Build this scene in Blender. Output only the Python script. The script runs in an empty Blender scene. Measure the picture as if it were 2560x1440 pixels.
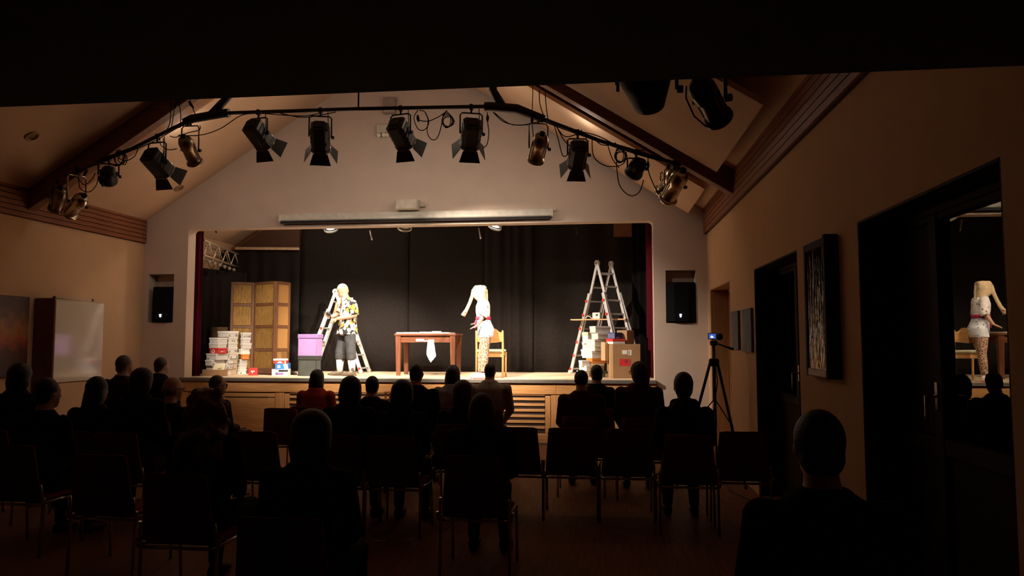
import bpy, bmesh, math, random
from math import sin, cos, pi, radians
from mathutils import Vector as V, Matrix, Euler
random.seed(7)
S = bpy.context.scene
COL = S.collection

# ------------------------------------------------------------------ camera, world, exposure
F = 1850.0
YAW, PITCH, CAMZ = radians(6.765), radians(4.02), 1.68
EYE = V((0, 0, CAMZ))
FW = V((-sin(YAW) * cos(PITCH), cos(YAW) * cos(PITCH), sin(PITCH)))
RT = V((cos(YAW), sin(YAW), 0))
UP = RT.cross(FW)
cd = bpy.data.cameras.new('camera')
cam = bpy.data.objects.new('camera', cd)
COL.objects.link(cam)
cd.sensor_width = 36.0
cd.lens = 36.0 * F / 2560.0
cd.clip_start, cd.clip_end = 0.02, 200
cam.matrix_world = Matrix.Translation(EYE) @ Matrix((RT, UP, -FW)).transposed().to_4x4()
S.camera = cam
S.view_settings.view_transform = 'Standard'
S.view_settings.look = 'None'
S.view_settings.gamma = 1.0
S.view_settings.use_curve_mapping = False
S.view_settings.exposure = 0.0
w = bpy.data.worlds.new('night'); S.world = w; w.use_nodes = True
bgn = w.node_tree.nodes['Background']
bgn.inputs['Color'].default_value = (0.35, 0.45, 0.7, 1)
bgn.inputs['Strength'].default_value = 0.0015
try:
    S.cycles.max_bounces = 10; S.cycles.diffuse_bounces = 6; S.cycles.glossy_bounces = 4
    S.cycles.transparent_max_bounces = 8; S.cycles.sample_clamp_indirect = 12.0
    S.cycles.caustics_reflective = False; S.cycles.caustics_refractive = False
except Exception:
    pass

# light levels (each lamp is built by its lantern further down)
KEY = 2600.0        # lanterns on the lighting bar
FILL_LEVEL = 5.0           # added point lamp near each lit lantern, to brighten ceiling and rafters
SPILL = 22.0        # wide spot added at each lit lens for stray light on the walls
LAMP_COLOUR = (1.0, 0.85, 0.68)

# ------------------------------------------------------------------ placing: a point seen at (u, v), on a known plane
def ray(u, v): return RT * (u - 1280) + FW * F + UP * (720 - v)
def PY(u, v, y):
    r = ray(u, v); return EYE + r * (y / r.y)
def PX(u, v, x):
    r = ray(u, v); return EYE + r * (x / r.x)
def PZ(u, v, z):
    r = ray(u, v); return EYE + r * ((z - CAMZ) / r.z)

XL, XR = -7.9, 1.70          # side walls of the hall
YF = 12.0                    # proscenium wall, hall side
ST = 1.04                    # stage floor height
OX0, OX1, OZ1 = -7.08, 0.86, 3.60   # stage opening
EAVE, SLOPE, RIDGE = 3.74, 0.635, -3.1

# ------------------------------------------------------------------ mesh builder
class MB:
    def __init__(s): s.v, s.f, s.sm, s.mi, s.m = [], [], [], [], 0
    def add(s, vs, fs, smooth=False):
        b = len(s.v); s.v += [tuple(p) for p in vs]
        for f in fs:
            s.f.append(tuple(i + b for i in f)); s.sm.append(smooth); s.mi.append(s.m)
        return s
    def box(s, c, d, R=None, ch=0.0):
        c = V(c); h = V(d) * 0.5
        def T(p): return c + (R @ V(p) if R is not None else V(p))
        ch = min(ch, min(h) * 0.8)
        if ch <= 0:
            vs = [T((x * h.x, y * h.y, z * h.z)) for x in (-1, 1) for y in (-1, 1) for z in (-1, 1)]
            return s.add(vs, [(0, 1, 3, 2), (4, 6, 7, 5), (0, 4, 5, 1), (2, 3, 7, 6), (0, 2, 6, 4), (1, 5, 7, 3)])
        vs, ix = [], {}
        for x in (-1, 1):
            for y in (-1, 1):
                for z in (-1, 1):
                    for a in range(3):
                        q = [x * (h.x - ch), y * (h.y - ch), z * (h.z - ch)]
                        q[a] = (x, y, z)[a] * h[a]
                        ix[x, y, z, a] = len(vs); vs.append(T(q))
        fs = []
        for a in range(3):
            o = [i for i in range(3) if i != a]
            for sg in (-1, 1):
                f = []
                for p, q in ((-1, -1), (1, -1), (1, 1), (-1, 1)):
                    k = [0, 0, 0]; k[a] = sg; k[o[0]] = p; k[o[1]] = q; f.append(ix[(*k, a)])
                fs.append(tuple(f))
        for a in range(3):
            o = [i for i in range(3) if i != a]
            for p in (-1, 1):
                for q in (-1, 1):
                    k0 = [0, 0, 0]; k1 = [0, 0, 0]; k0[a] = -1; k1[a] = 1
                    for k in (k0, k1): k[o[0]] = p; k[o[1]] = q
                    fs.append((ix[(*k0, o[0])], ix[(*k1, o[0])], ix[(*k1, o[1])], ix[(*k0, o[1])]))
        for x in (-1, 1):
            for y in (-1, 1):
                for z in (-1, 1): fs.append((ix[x, y, z, 0], ix[x, y, z, 1], ix[x, y, z, 2]))
        return s.add(vs, fs)
    def span(s, a, b, ch=0.0):
        a, b = V(a), V(b); return s.box((a + b) / 2, [abs(q) for q in (b - a)], None, ch)
    def beam(s, p0, p1, wd, ht, up=(0, 0, 1), ch=0.0):
        p0, p1 = V(p0), V(p1); d = p1 - p0; y = d.normalized(); x = y.cross(V(up)).normalized(); z = x.cross(y)
        return s.box((p0 + p1) / 2, (wd, d.length, ht), Matrix((x, y, z)).transposed(), ch)
    def loft(s, rings, n=12, smooth=True, caps=True):
        vs = []
        for c, a, b in rings:
            c, a, b = V(c), V(a), V(b)
            vs += [c + a * cos(2 * pi * i / n) + b * sin(2 * pi * i / n) for i in range(n)]
        fs = []
        for k in range(len(rings) - 1):
            for i in range(n):
                j = (i + 1) % n
                fs.append((k * n + i, k * n + j, k * n + n + j, k * n + n + i))
        s.add(vs, fs, smooth)
        if caps:
            b = len(s.v) - len(vs)
            s.f.append(tuple(b + i for i in reversed(range(n)))); s.f.append(tuple(b + (len(rings) - 1) * n + i for i in range(n)))
            s.sm += [False, False]; s.mi += [s.m, s.m]
        return s
    def tube(s, pts, r, n=8, caps=True, smooth=True, squash=1.0):
        pts = [V(p) for p in pts]; m = len(pts)
        rs = r if isinstance(r, (list, tuple)) else [r] * m
        t0 = (pts[1] - pts[0]).normalized()
        a = t0.orthogonal().normalized(); rings = []
        for i in range(m):
            t = (pts[min(i + 1, m - 1)] - pts[max(i - 1, 0)])
            t = t.normalized() if t.length > 1e-9 else t0
            a = (a - t * a.dot(t)); a = a.normalized() if a.length > 1e-6 else t.orthogonal().normalized()
            b = t.cross(a)
            rings.append((pts[i], a * rs[i], b * rs[i] * squash))
        return s.loft(rings, n, smooth, caps)
    def lathe(s, prof, n=16, M=None, smooth=True):
        M = M or Matrix.Identity(4)
        R = M.to_3x3()
        return s.loft([(M @ V((0, 0, z)), R @ V((r, 0, 0)), R @ V((0, r, 0))) for r, z in prof], n, smooth)
    def ball(s, c, r, n=12, m=8, R=None):
        c = V(c); r = V(r) if not isinstance(r, (int, float)) else V((r, r, r)); R = R or Matrix.Identity(3)
        vs = [c + R @ V((0, 0, -r.z))]
        for k in range(1, m):
            t = -pi / 2 + pi * k / m
            vs += [c + R @ V((r.x * cos(t) * cos(2 * pi * i / n), r.y * cos(t) * sin(2 * pi * i / n), r.z * sin(t))) for i in range(n)]
        vs.append(c + R @ V((0, 0, r.z)))
        fs = [(0, 1 + (i + 1) % n, 1 + i) for i in range(n)]
        for k in range(m - 2):
            for i in range(n):
                j = (i + 1) % n; o = 1 + k * n
                fs.append((o + i, o + j, o + n + j, o + n + i))
        o = 1 + (m - 2) * n
        fs += [(o + i, o + (i + 1) % n, len(vs) - 1) for i in range(n)]
        return s.add(vs, fs, True)
    def prism(s, poly, d):
        poly = [V(p) for p in poly]; d = V(d); n = len(poly)
        return s.add(poly + [p + d for p in poly], [tuple(reversed(range(n))), tuple(range(n, 2 * n))] + [(i, (i + 1) % n, n + (i + 1) % n, n + i) for i in range(n)])
    def mesh(s, name):
        me = bpy.data.meshes.new(name); me.from_pydata(s.v, [], s.f)
        me.polygons.foreach_set('use_smooth', s.sm); me.polygons.foreach_set('material_index', s.mi)
        bm = bmesh.new(); bm.from_mesh(me); bmesh.ops.recalc_face_normals(bm, faces=bm.faces); bm.to_mesh(me); bm.free()
        me.update(); return me
    def build(s, name, mat, parent=None, loc=None, rz=0.0):
        me = s.mesh(name)
        for m in (mat if isinstance(mat, (list, tuple)) else [mat]): me.materials.append(m)
        o = bpy.data.objects.new(name, me); COL.objects.link(o); o.parent = parent
        if loc is not None: o.location = loc
        o.rotation_euler.z = rz
        return o

def tag(o, label=None, cat=None, group=None, kind=None):
    if label: o['label'] = label
    if cat: o['category'] = cat
    if group: o['group'] = group
    if kind: o['kind'] = kind
    return o
def thing(name, label, cat, loc=(0, 0, 0), rz=0.0, group=None):
    o = bpy.data.objects.new(name, None); COL.objects.link(o); o.empty_display_size = 0.1
    o.location = loc; o.rotation_euler.z = rz
    return tag(o, label, cat, group)
def struct(o, label=None):
    o['kind'] = 'structure'
    if label: o['label'] = label
    return o

# ------------------------------------------------------------------ materials
MATS = {}
def pm(name, c, rough=0.6, metal=0.0, amt=0.12, scale=12.0, bump=0.0, bscale=80.0, spec=0.5, stretch=None, c2=None, sheen=0.0):
    if name in MATS: return MATS[name]
    m = bpy.data.materials.new(name); m.use_nodes = True; nt = m.node_tree; N, L = nt.nodes, nt.links
    b = N['Principled BSDF']
    b.inputs['Roughness'].default_value = rough; b.inputs['Metallic'].default_value = metal
    b.inputs['Specular IOR Level'].default_value = spec
    if sheen: b.inputs['Sheen Weight'].default_value = sheen
    tc = N.new('ShaderNodeTexCoord'); mp = N.new('ShaderNodeMapping'); L.new(tc.outputs['Object'], mp.inputs['Vector'])
    if stretch: mp.inputs['Scale'].default_value = stretch
    nz = N.new('ShaderNodeTexNoise'); nz.inputs['Scale'].default_value = scale; nz.inputs['Detail'].default_value = 4
    L.new(mp.outputs['Vector'], nz.inputs['Vector'])
    r = N.new('ShaderNodeValToRGB'); L.new(nz.outputs['Fac'], r.inputs['Fac'])
    r.color_ramp.elements[0].position = 0.3; r.color_ramp.elements[1].position = 0.7
    a = [max(0, q * (1 - amt)) for q in c]; d = [min(1, q * (1 + amt)) for q in c] if c2 is None else c2
    r.color_ramp.elements[0].color = (*a, 1); r.color_ramp.elements[1].color = (*d, 1)
    L.new(r.outputs['Color'], b.inputs['Base Color'])
    if bump:
        n2 = N.new('ShaderNodeTexNoise'); n2.inputs['Scale'].default_value = bscale; L.new(mp.outputs['Vector'], n2.inputs['Vector'])
        bp = N.new('ShaderNodeBump'); bp.inputs['Strength'].default_value = bump; bp.inputs['Distance'].default_value = 0.01
        L.new(n2.outputs['Fac'], bp.inputs['Height']); L.new(bp.outputs['Normal'], b.inputs['Normal'])
    MATS[name] = m; return m
def wood(name, c, c2, axis=0, rough=0.45, scale=3.0, spec=0.5):
    st = [14, 14, 14]; st[axis] = 1.0
    return pm(name, c, rough, 0, 0.15, scale, 0.08, 6, spec, st, c2)
def emit(name, c, k):
    if name in MATS: return MATS[name]
    m = bpy.data.materials.new(name); m.use_nodes = True; N, L = m.node_tree.nodes, m.node_tree.links
    b = N['Principled BSDF']; b.inputs['Base Color'].default_value = (0, 0, 0, 1)
    b.inputs['Emission Color'].default_value = (*c, 1); b.inputs['Emission Strength'].default_value = k
    MATS[name] = m; return m
def cells(name, scale, base, ramp, thr, rough=0.8, distort=0.0):
    """Flat print on cloth: coloured blots (Voronoi cells) on a ground colour."""
    m = bpy.data.materials.new(name); m.use_nodes = True; N, L = m.node_tree.nodes, m.node_tree.links
    b = N['Principled BSDF']; b.inputs['Roughness'].default_value = rough
    tc = N.new('ShaderNodeTexCoord'); vo = N.new('ShaderNodeTexVoronoi'); vo.inputs['Scale'].default_value = scale
    vec = tc.outputs['Object']
    if distort:
        nz = N.new('ShaderNodeTexNoise'); nz.inputs['Scale'].default_value = scale * 1.2; L.new(vec, nz.inputs['Vector'])
        mx = N.new('ShaderNodeMixRGB'); mx.blend_type = 'ADD'; mx.inputs['Fac'].default_value = distort
        L.new(vec, mx.inputs['Color1']); L.new(nz.outputs['Color'], mx.inputs['Color2']); vec = mx.outputs['Color']
    L.new(vec, vo.inputs['Vector'])
    sp = N.new('ShaderNodeSeparateColor'); L.new(vo.outputs['Color'], sp.inputs['Color'])
    cr = N.new('ShaderNodeValToRGB'); cr.color_ramp.interpolation = 'CONSTANT'; L.new(sp.outputs['Red'], cr.inputs['Fac'])
    els = cr.color_ramp.elements
    els[0].position, els[0].color = 0, (*ramp[0][1], 1); els[1].position, els[1].color = ramp[1][0], (*ramp[1][1], 1)
    for p, c in ramp[2:]:
        e = els.new(p); e.color = (*c, 1)
    lt = N.new('ShaderNodeMath'); lt.operation = 'LESS_THAN'; lt.inputs[1].default_value = thr
    L.new(vo.outputs['Distance'], lt.inputs[0])
    mx = N.new('ShaderNodeMixRGB'); mx.inputs['Color1'].default_value = (*base, 1)
    L.new(lt.outputs[0], mx.inputs['Fac']); L.new(cr.outputs['Color'], mx.inputs['Color2']); L.new(mx.outputs['Color'], b.inputs['Base Color'])
    MATS[name] = m; return m

WALL = pm('cream wall paint', (0.62, 0.40, 0.24), 0.85, 0, 0.04, 3, 0.12, 220, 0.2)
WALLF = pm('pale plaster', (0.60, 0.475, 0.40), 0.85, 0, 0.04, 3, 0.12, 220, 0.2)
CEIL = pm('cream ceiling board', (0.66, 0.45, 0.31), 0.85, 0, 0.04, 2, 0, 1, 0.2)
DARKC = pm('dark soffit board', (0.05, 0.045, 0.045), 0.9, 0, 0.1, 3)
FLOOR = wood('red brown parquet', (0.17, 0.07, 0.027), (0.25, 0.105, 0.045), 1, 0.55, 3.0, 0.1)
BEAMW = wood('stained red beam timber', (0.17, 0.065, 0.03), (0.26, 0.105, 0.05), 0, 0.55)
SLATW = wood('stained red slat timber', (0.22, 0.075, 0.035), (0.33, 0.12, 0.055), 1, 0.5)
BEECH = wood('beech veneer', (0.52, 0.245, 0.085), (0.62, 0.31, 0.12), 0, 0.45)
BEECHV = wood('upright beech veneer', (0.52, 0.245, 0.085), (0.62, 0.31, 0.12), 2, 0.45)
STAGEW = wood('worn pale stage boards', (0.58, 0.43, 0.28), (0.76, 0.60, 0.41), 0, 0.55, 2.0)
EDGE = pm('grey stage edging', (0.16, 0.14, 0.12), 0.5, 0.2)
DOORW = wood('orange brown door timber', (0.48, 0.23, 0.09), (0.58, 0.29, 0.12), 2, 0.5)
DARKW = wood('dark window timber', (0.018, 0.008, 0.005), (0.028, 0.012, 0.007), 2, 0.65, 3.0, 0.12)
BLACKCLOTH = pm('black stage molton', (0.017, 0.0135, 0.0125), 0.95, 0, 0.2, 30, 0, 1, 0.1)
REDCLOTH = pm('wine red velvet', (0.055, 0.002, 0.007), 0.9, 0, 0.2, 20, 0, 1, 0.1)
BLACKM = pm('black lamp enamel', (0.010, 0.009, 0.009), 0.42, 0.1, 0.1, 20, 0, 1, 0.6)
BLACKD = pm('matt black steel', (0.01, 0.009, 0.009), 0.55, 0.1)
CHROME = pm('polished aluminium', (0.60, 0.54, 0.45), 0.2, 1.0, 0.08, 6)
BRASSY = pm('gold tinted aluminium', (0.30, 0.23, 0.16), 0.32, 1.0, 0.1, 6)
ALU = pm('ladder aluminium', (0.72, 0.72, 0.73), 0.42, 0.55, 0.06, 10)
REDCAP = pm('red plastic', (0.65, 0.05, 0.03), 0.4)
CABLE = pm('black rubber cable', (0.012, 0.008, 0.007), 0.6)
SPEAKER = pm('black loudspeaker cloth', (0.004, 0.004, 0.005), 0.85, 0, 0.1, 60, 0, 1, 0.15)
GREYBOX = pm('grey white plastic', (0.55, 0.5, 0.42), 0.5)
WHITEP = pm('white painted metal', (0.58, 0.53, 0.46), 0.45)
LED = emit('white blue status lamp', (0.75, 0.82, 1.0), 6.0)
# ================================================================== SETTING
ZR = EAVE + SLOPE * (RIDGE - XL)
struct(MB().span((XL - .3, -3, -.15), (XR + .5, YF + .05, 0)).build('floor', FLOOR), 'dark red brown hall floor')
# side wall on the left
struct(MB().span((XL - .3, -3, 0), (XL, YF + .3, EAVE + .25)).build('wall_left', WALL), 'cream side wall left of the seats')
# side wall on the right with its three openings
OPEN = [(9.98, 11.70), (6.62, 8.42), (3.33, 5.10)]
OT = 2.46
m = MB(); y0 = -3.0
for a, b in sorted(OPEN):
    m.span((XR, y0, 0), (XR + .45, a, EAVE + .25)); m.span((XR, a, OT), (XR + .45, b, EAVE + .25)); y0 = b
m.span((XR, y0, 0), (XR + .45, YF + .3, EAVE + .25))
struct(m.build('wall_right', WALL), 'cream side wall with deep window openings')
struct(MB().span((XL - .3, -3.2, 0), (XR + .5, -3, 7.2)).build('wall_back', WALL))
# proscenium wall
T = .24
m = MB()
def pier(x0, x1, n0, n1, nz0, nz1):
    m.span((x0, YF, 0), (n0, YF + T, OZ1)); m.span((n1, YF, 0), (x1, YF + T, OZ1))
    m.span((n0, YF, 0), (n1, YF + T, nz0)); m.span((n0, YF, nz1), (n1, YF + T, OZ1))
    m.span((n0, YF + T, nz0 - .05), (n1, YF + T + .04, nz1 + .05))
pier(XL - .05, OX0, -7.79, -7.32, 1.98, 2.82)
pier(OX1, XR + .05, 1.05, 1.52, 1.95, 2.79)
m.prism([(XL - .05, YF, OZ1), (XR + .05, YF, OZ1), (XR + .05, YF, EAVE), (RIDGE, YF, ZR + .1), (XL - .05, YF, EAVE)], (0, T, 0))
# rounded top corners of the opening
for x, sx in ((OX0, 1), (OX1, -1)):
    r = .07; poly = [(x, YF, OZ1)] + [(x + sx * r * (1 - sin(a)), YF, OZ1 - r * (1 - cos(a))) for a in [pi / 2 * k / 6 for k in range(7)]]
    m.prism(poly, (0, T, 0))
struct(m.build('wall_front', WALLF), 'gabled proscenium wall around the stage')
# sloping ceilings
def slab(x0, z0, x1, z1, ya, yb, t): return [(x0, ya, z0), (x1, ya, z1), (x1, yb, z1), (x0, yb, z0)], (0, 0, t)
m = MB(); m.prism(*slab(XL - .3, EAVE - .19, RIDGE, ZR, -3, YF + .3, .12)); m.prism(*slab(RIDGE, ZR, XR + .45, EAVE - .28, -3, YF + .3, .12))
struct(m.build('ceiling', CEIL), 'cream sloping ceiling under the gable')
# suspended ceiling panels on the right slope
def slope_z(x): return ZR - SLOPE * (x - RIDGE)
def cpanel(x0, x1, ya, yb):
    mm = MB(); t = .06
    mm.prism([(x0, ya, slope_z(x0) - .25), (x1, ya, slope_z(x1) - .25), (x1, yb, slope_z(x1) - .25), (x0, yb, slope_z(x0) - .25)], (0, 0, t))
    return struct(mm.build('trim_panel', CEIL), 'white suspended ceiling panel on the right slope')
cpanel(-2.6, 1.40, 9.96, 11.85); cpanel(-2.6, 1.40, 6.4, 8.95)
# low dark soffit over the back of the hall
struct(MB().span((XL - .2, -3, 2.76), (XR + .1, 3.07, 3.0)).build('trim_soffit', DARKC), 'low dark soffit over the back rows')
# slatted friezes under the eaves, every slat a piece
for nm, x, sx in (('left', XL, 1), ('right', XR, -1)):
    root = struct(MB().span((x, 3.2, 3.36), (x + sx * .02, YF, 3.80)).build('trim_' + nm, pm('dark frieze backing', (0.05, 0.015, 0.008), .8)), 'slatted timber frieze on the %s wall' % nm)
    sl = MB().span((x + sx * .02, 3.2, -.031), (x + sx * .05, YF - .005, .031)).mesh('slat'); sl.materials.append(SLATW)
    for k in range(6):
        o = bpy.data.objects.new('slat', sl); COL.objects.link(o); o.parent = root; o.location.z = 3.40 + k * .0725
# rafters: one pair of timber trusses in view
def rafter(x0, z0, x1, z1, y, nm, lab):
    d = V((x1 - x0, 0, z1 - z0)); p0, p1 = V((x0, y, z0)), V((x1, y, z1))
    nrm = V((-d.z, 0, d.x)).normalized() * (1 if d.x > 0 else -1)
    o = MB().beam(p0 + nrm * .24, p1 + nrm * .24, .16, .44, nrm, .01).build('trim_rafter', BEAMW)
    struct(o, lab)
    MB().beam(p0 + V((0, .26, 0)) + nrm * .27, p1 + V((0, .26, 0)) + nrm * .27, .24, .36, nrm, .008).build('lower_plank', wood('beam timber in lit tone', (0.36, 0.16, 0.07), (0.46, 0.22, 0.11), 0, .5), o)  # paler colours of both planks paint in the light on the rafter's underside
    MB().beam(p0 + V((0, .48, 0)) + nrm * .34, p1 + V((0, .48, 0)) + nrm * .34, .20, .30, nrm, .008).build('upper_plank', wood('beam timber in brighter lit tone', (0.42, 0.22, 0.12), (0.52, 0.28, 0.16), 0, .5), o)
    return o
rafter(XL, 3.42, RIDGE, 3.42 + SLOPE * 4.8, 9.35, 'l', 'dark timber rafter rising from the left wall')
rafter(XR, 3.42, RIDGE, 3.42 + SLOPE * 4.8, 9.35, 'r', 'dark timber rafter rising from the right wall')
struct(MB().beam((-7.9, 9.55, 5.6), (-7.3, 9.55, 6.2), .1, .1).build('trim_brace', BEAMW)) if False else None
# downlights in the ceilings
dl = [(80, 340, 'left of the rafter'), (447, 470, 'above the left end of the proscenium wall'), (278, 411, 'behind the left arm of the lighting bar')]
for u, v, wh in dl:
    r = ray(u, v)      # meets the left slope z = EAVE + SLOPE (x - XL)
    t = (EAVE - SLOPE * XL - CAMZ) / (r.z - SLOPE * r.x); p = EYE + r * t
    nrm = V((SLOPE, 0, -1)).normalized(); M = Matrix.Translation(p) @ nrm.to_track_quat('Z', 'Y').to_matrix().to_4x4()
    b = thing('downlight', 'small round recessed downlight in the sloping ceiling, ' + wh, 'lamp', (0, 0, 0), 0, 'recessed downlights')
    MB().lathe([(.085, -.01), (.085, .012), (.06, .014), (.06, .0), (.085, -.01)], 20, M).build('rim', pm('bronze rim', (.35, .24, .13), .4, .6), b)
    MB().lathe([(.058, -.01), (.058, .004)], 16, M).build('diffuser', pm('unlit lamp glass', (.25, .17, .09), .3), b)

# ------------------------------------------------------------------ stage body
SX0, SX1 = OX0 - .06, OX1 + .02
struct(MB().span((XL, YF + .03, ST - .06), (XR, 15.3, ST)).build('floor_stage', STAGEW), 'pale timber stage floor')
edge = struct(MB().span((SX0, YF - .07, ST - .055), (SX1, YF + .03, ST + .002), .006).build('trim_edge', EDGE), 'grey edging along the front of the stage')
fr = struct(MB().span((SX0, YF - .02, 0), (SX1, YF + .02, ST - .05)).build('wall_stage_front', pm('dark void behind the stage front', (.03, .014, .008), .8)), 'beech panelled front of the stage')
def X12(u): return PY(u, 1000, YF).x
def fp(name, x0, x1, z0, z1, y=.035, mat=BEECH, ch=.004):
    return MB().span((x0, YF - y, z0), (x1, YF - .015, z1), ch).build(name, mat, fr)
ZT = ST - .055
stl = [(SX0, X12(473)), (X12(690), X12(712)), (X12(1036), X12(1056)), (X12(1378), X12(1405)), (X12(1622), SX1)]
for a, b in stl: fp('stile', a, b, .03, ZT - .19, .04, BEECHV)
for i in range(4): fp('top_rail', (stl[i][0] + stl[i][1]) / 2 if i else SX0, (stl[i + 1][0] + stl[i + 1][1]) / 2 - .002 if i < 3 else SX1, ZT - .178, ZT, .042)
for i in range(4):
    a, b = stl[i][1] + .008, stl[i + 1][0] - .008
    if i in (0, 3):
        fp('panel', a, b, .03, ZT - .275); fp('panel', a, b, ZT - .262, ZT - .198)
        q = (b - a) * .5
        MB().span((a + q - .1, YF - .037, ZT - .275), (b - .12, YF - .03, ZT - .255)).build('slot', MATS['dark void behind the stage front'], fr)
    else:
        zb = .19
        fp('frame_side', a, a + .085, zb, ZT - .2, .036, BEECHV); fp('frame_side', b - .085, b, zb, ZT - .2, .036, BEECHV)
        n = 7; h = (ZT - .2 - zb) / (n - .4)
        for k in range(n):
            z = zb + .02 + k * h
            fp('slat', a + .09, b - .09, z + h * .52, min(z + h, ZT - .2), .034)
        fp('bottom_rail', a, b, .03, zb - .006)
fp('plinth', SX0, SX1, .0, .028, .03, EDGE)
# stage house
struct(MB().span((XL - .3, YF + .3, 0), (XL, 15.6, 7)).build('wall_stage_left', WALL)); struct(MB().span((XR, YF + .3, 0), (XR + .3, 15.6, 7)).build('wall_stage_right', WALL))
struct(MB().span((XL - .3, 15.3, 0), (XR + .3, 15.6, 7)).build('wall_stage_back', WALL), 'cream back wall of the stage house')
m = MB(); m.prism(*slab(XL - .3, EAVE - .19, RIDGE, ZR, YF + .3, 15.6, .12)); m.prism(*slab(RIDGE, ZR, XR + .45, EAVE - .28, YF + .3, 15.6, .12))
struct(m.build('ceiling_stage', CEIL))

# curtains
def drape(mb, p0, p1, z0, z1, folds, amp, seed, nx=None, thick=.012, sway=.0):
    rnd = random.Random(seed); p0, p1 = V(p0), V(p1); d = p1 - p0; n = V((-d.y, d.x, 0)).normalized()
    nx = nx or int(folds * 7) + 1; nz = 5
    ph = [rnd.uniform(0, 6.28) for _ in range(4)]
    vs = []
    for s_ in (0, 1):
        for k in range(nz + 1):
            t = k / nz
            for i in range(nx + 1):
                q = i / nx; a = folds * 2 * pi * q
                o = amp * (sin(a + .6 * sin(a * .37 + ph[0]) + ph[1]) + .45 * sin(a * .53 + ph[2] + t * .5)) * (.55 + .45 * (1 - t))
                p = p0.lerp(p1, q) + n * (o + s_ * thick); vs.append((p.x, p.y, z0 + (z1 - z0) * t))
    W = nx + 1; H = W * (nz + 1); fs = []
    for k in range(nz):
        for i in range(nx):
            a = k * W + i
            fs.append((a, a + 1, a + W + 1, a + W)); fs.append((H + a, H + a + W, H + a + W + 1, H + a + 1))
    for i in range(nx):
        fs.append((i, H + i, H + i + 1, i + 1)); a = nz * W + i; fs.append((a, a + 1, H + a + 1, H + a))
    for k in range(nz):
        a = k * W; fs.append((a, a + W, H + a + W, H + a)); a += nx; fs.append((a, H + a, H + a + W, a + W))
    mb.add(vs, fs, True)
YB = 14.72
bd = thing('backdrop_curtain', 'tall black backdrop curtain in panels across the back of the stage', 'curtain', (0, YB, ST))
xs = [PY(748, 800, YB).x, PY(1016, 800, YB).x, PY(1205, 800, YB).x, PY(1330, 800, YB).x, XR - .02]
for i in range(4):
    m = MB(); drape(m, (xs[i] + .004, (i % 2) * .03, 0), (xs[i + 1] + .03, (i % 2) * .03, 0), .01, 4.1, (2.2, 2, 5, 5)[i], (.012, .012, .03, .03)[i], 20 + i)
    m.build('curtain_panel', BLACKCLOTH, bd)
zl = PY(660, 624, YB - .1).z
lc = thing('masking_curtain', 'lower black curtain hanging below the pale batten behind the folding screen', 'curtain', (0, YB - .1, ST))
m = MB(); drape(m, (PY(490, 800, YB).x - .3, 0, 0), (xs[0] + .03, 0, 0), .01, zl - ST, 8, .03, 31); m.build('curtain_panel', BLACKCLOTH, lc)
p0, p1 = PY(588, 621, YB - .16), PY(748, 622, YB - .16)
tag(MB().beam(p0, p1, .03, .055, (0, 0, 1), .004).build('curtain_batten', pm('pale timber batten', (.5, .38, .24), .6)), 'pale horizontal batten along the top of the lower black curtain', 'batten')
y = YB - .05
poly = [PY(592, 619, y), PY(748, 619, y), PY(748, 540, y), PY(725, 530, y)]
tag(MB().prism(poly, (0, .03, 0)).build('border_piece', pm('dark shade sheet', (.055, .022, .014), .7)), 'dark slanted sheet for the shaded back wall above the pale batten', 'board')  # dark sheet cut to the header's shadow on the back wall
y = 14.3
tag(MB().span(PY(1534, 592, y), PY(1622, 520, y) + V((0, .03, 0))).build('border_piece', pm('brown board', (.16, .07, .035), .7)), 'brown board high behind the right end of the stage opening', 'board')
# side curtains
def side(name, lab, p0, p1, z1, folds, amp, mat, seed):
    t = thing(name, lab, 'curtain', (0, 0, ST)); m = MB(); drape(m, (p0[0], p0[1], 0), (p1[0], p1[1], 0), .01, z1, folds, amp, seed); m.build('cloth', mat, t)
side('red_curtain', 'wine red velvet curtain drawn aside at the left edge of the stage', (OX0 - .02, YF + .30), (OX0 + .05, YF + .40), 2.58, 1.5, .025, REDCLOTH, 41)
side('red_curtain', 'wine red velvet curtain drawn aside at the right edge of the stage', (OX1 + .12, YF + .42), (OX1 - .02, YF + 1.3), 2.75, 5, .05, REDCLOTH, 42)
side('black_leg_curtain', 'black wing curtain under the left truss', (-7.62, 13.2), (-7.25, 14.5), 2.02, 6, .05, BLACKCLOTH, 43)
side('black_leg_curtain', 'black wing curtain behind the cartons at the right of the stage', (1.25, 13.7), (.62, 14.35), 3.2, 5, .05, pm('deep black molton', (.005, .004, .004), .95, 0, .2, 30, 0, 1, .05), 44)
# truss over the left wing
tr = thing('lattice_truss', 'grey lattice truss running back over the left wing of the stage', 'truss', (-7.05, 12.45, 3.2))
TM = pm('dull truss metal', (.42, .32, .22), .5, .3)
q0, q1 = V((0, 0, 0)), V((-.48, 2.25, 0))
for dx in (0, -.2):
    for dz in (0, .27): MB().tube([q0 + V((dx, 0, dz)), q1 + V((dx, 0, dz))], .022, 8).build('chord', TM, tr)
for dx in (0, -.2):
    for k in range(8):
        a = q0.lerp(q1, k / 8) + V((dx, 0, .27 * (k % 2))); b = q0.lerp(q1, (k + 1) / 8) + V((dx, 0, .27 * ((k + 1) % 2)))
        MB().tube([a, b], .011, 6).build('lattice_bar', pm('bright truss metal', (.8, .7, .58), .35, .6), tr)
for k in range(6):
    p = q0.lerp(q1, .12 + .14 * k) + V((.02, 0, -.09)); MB().ball(p, (.035, .05, .04), 8, 6).build('curtain_roller', pm('pale roller', (.32, .26, .22), .5), tr)
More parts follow.
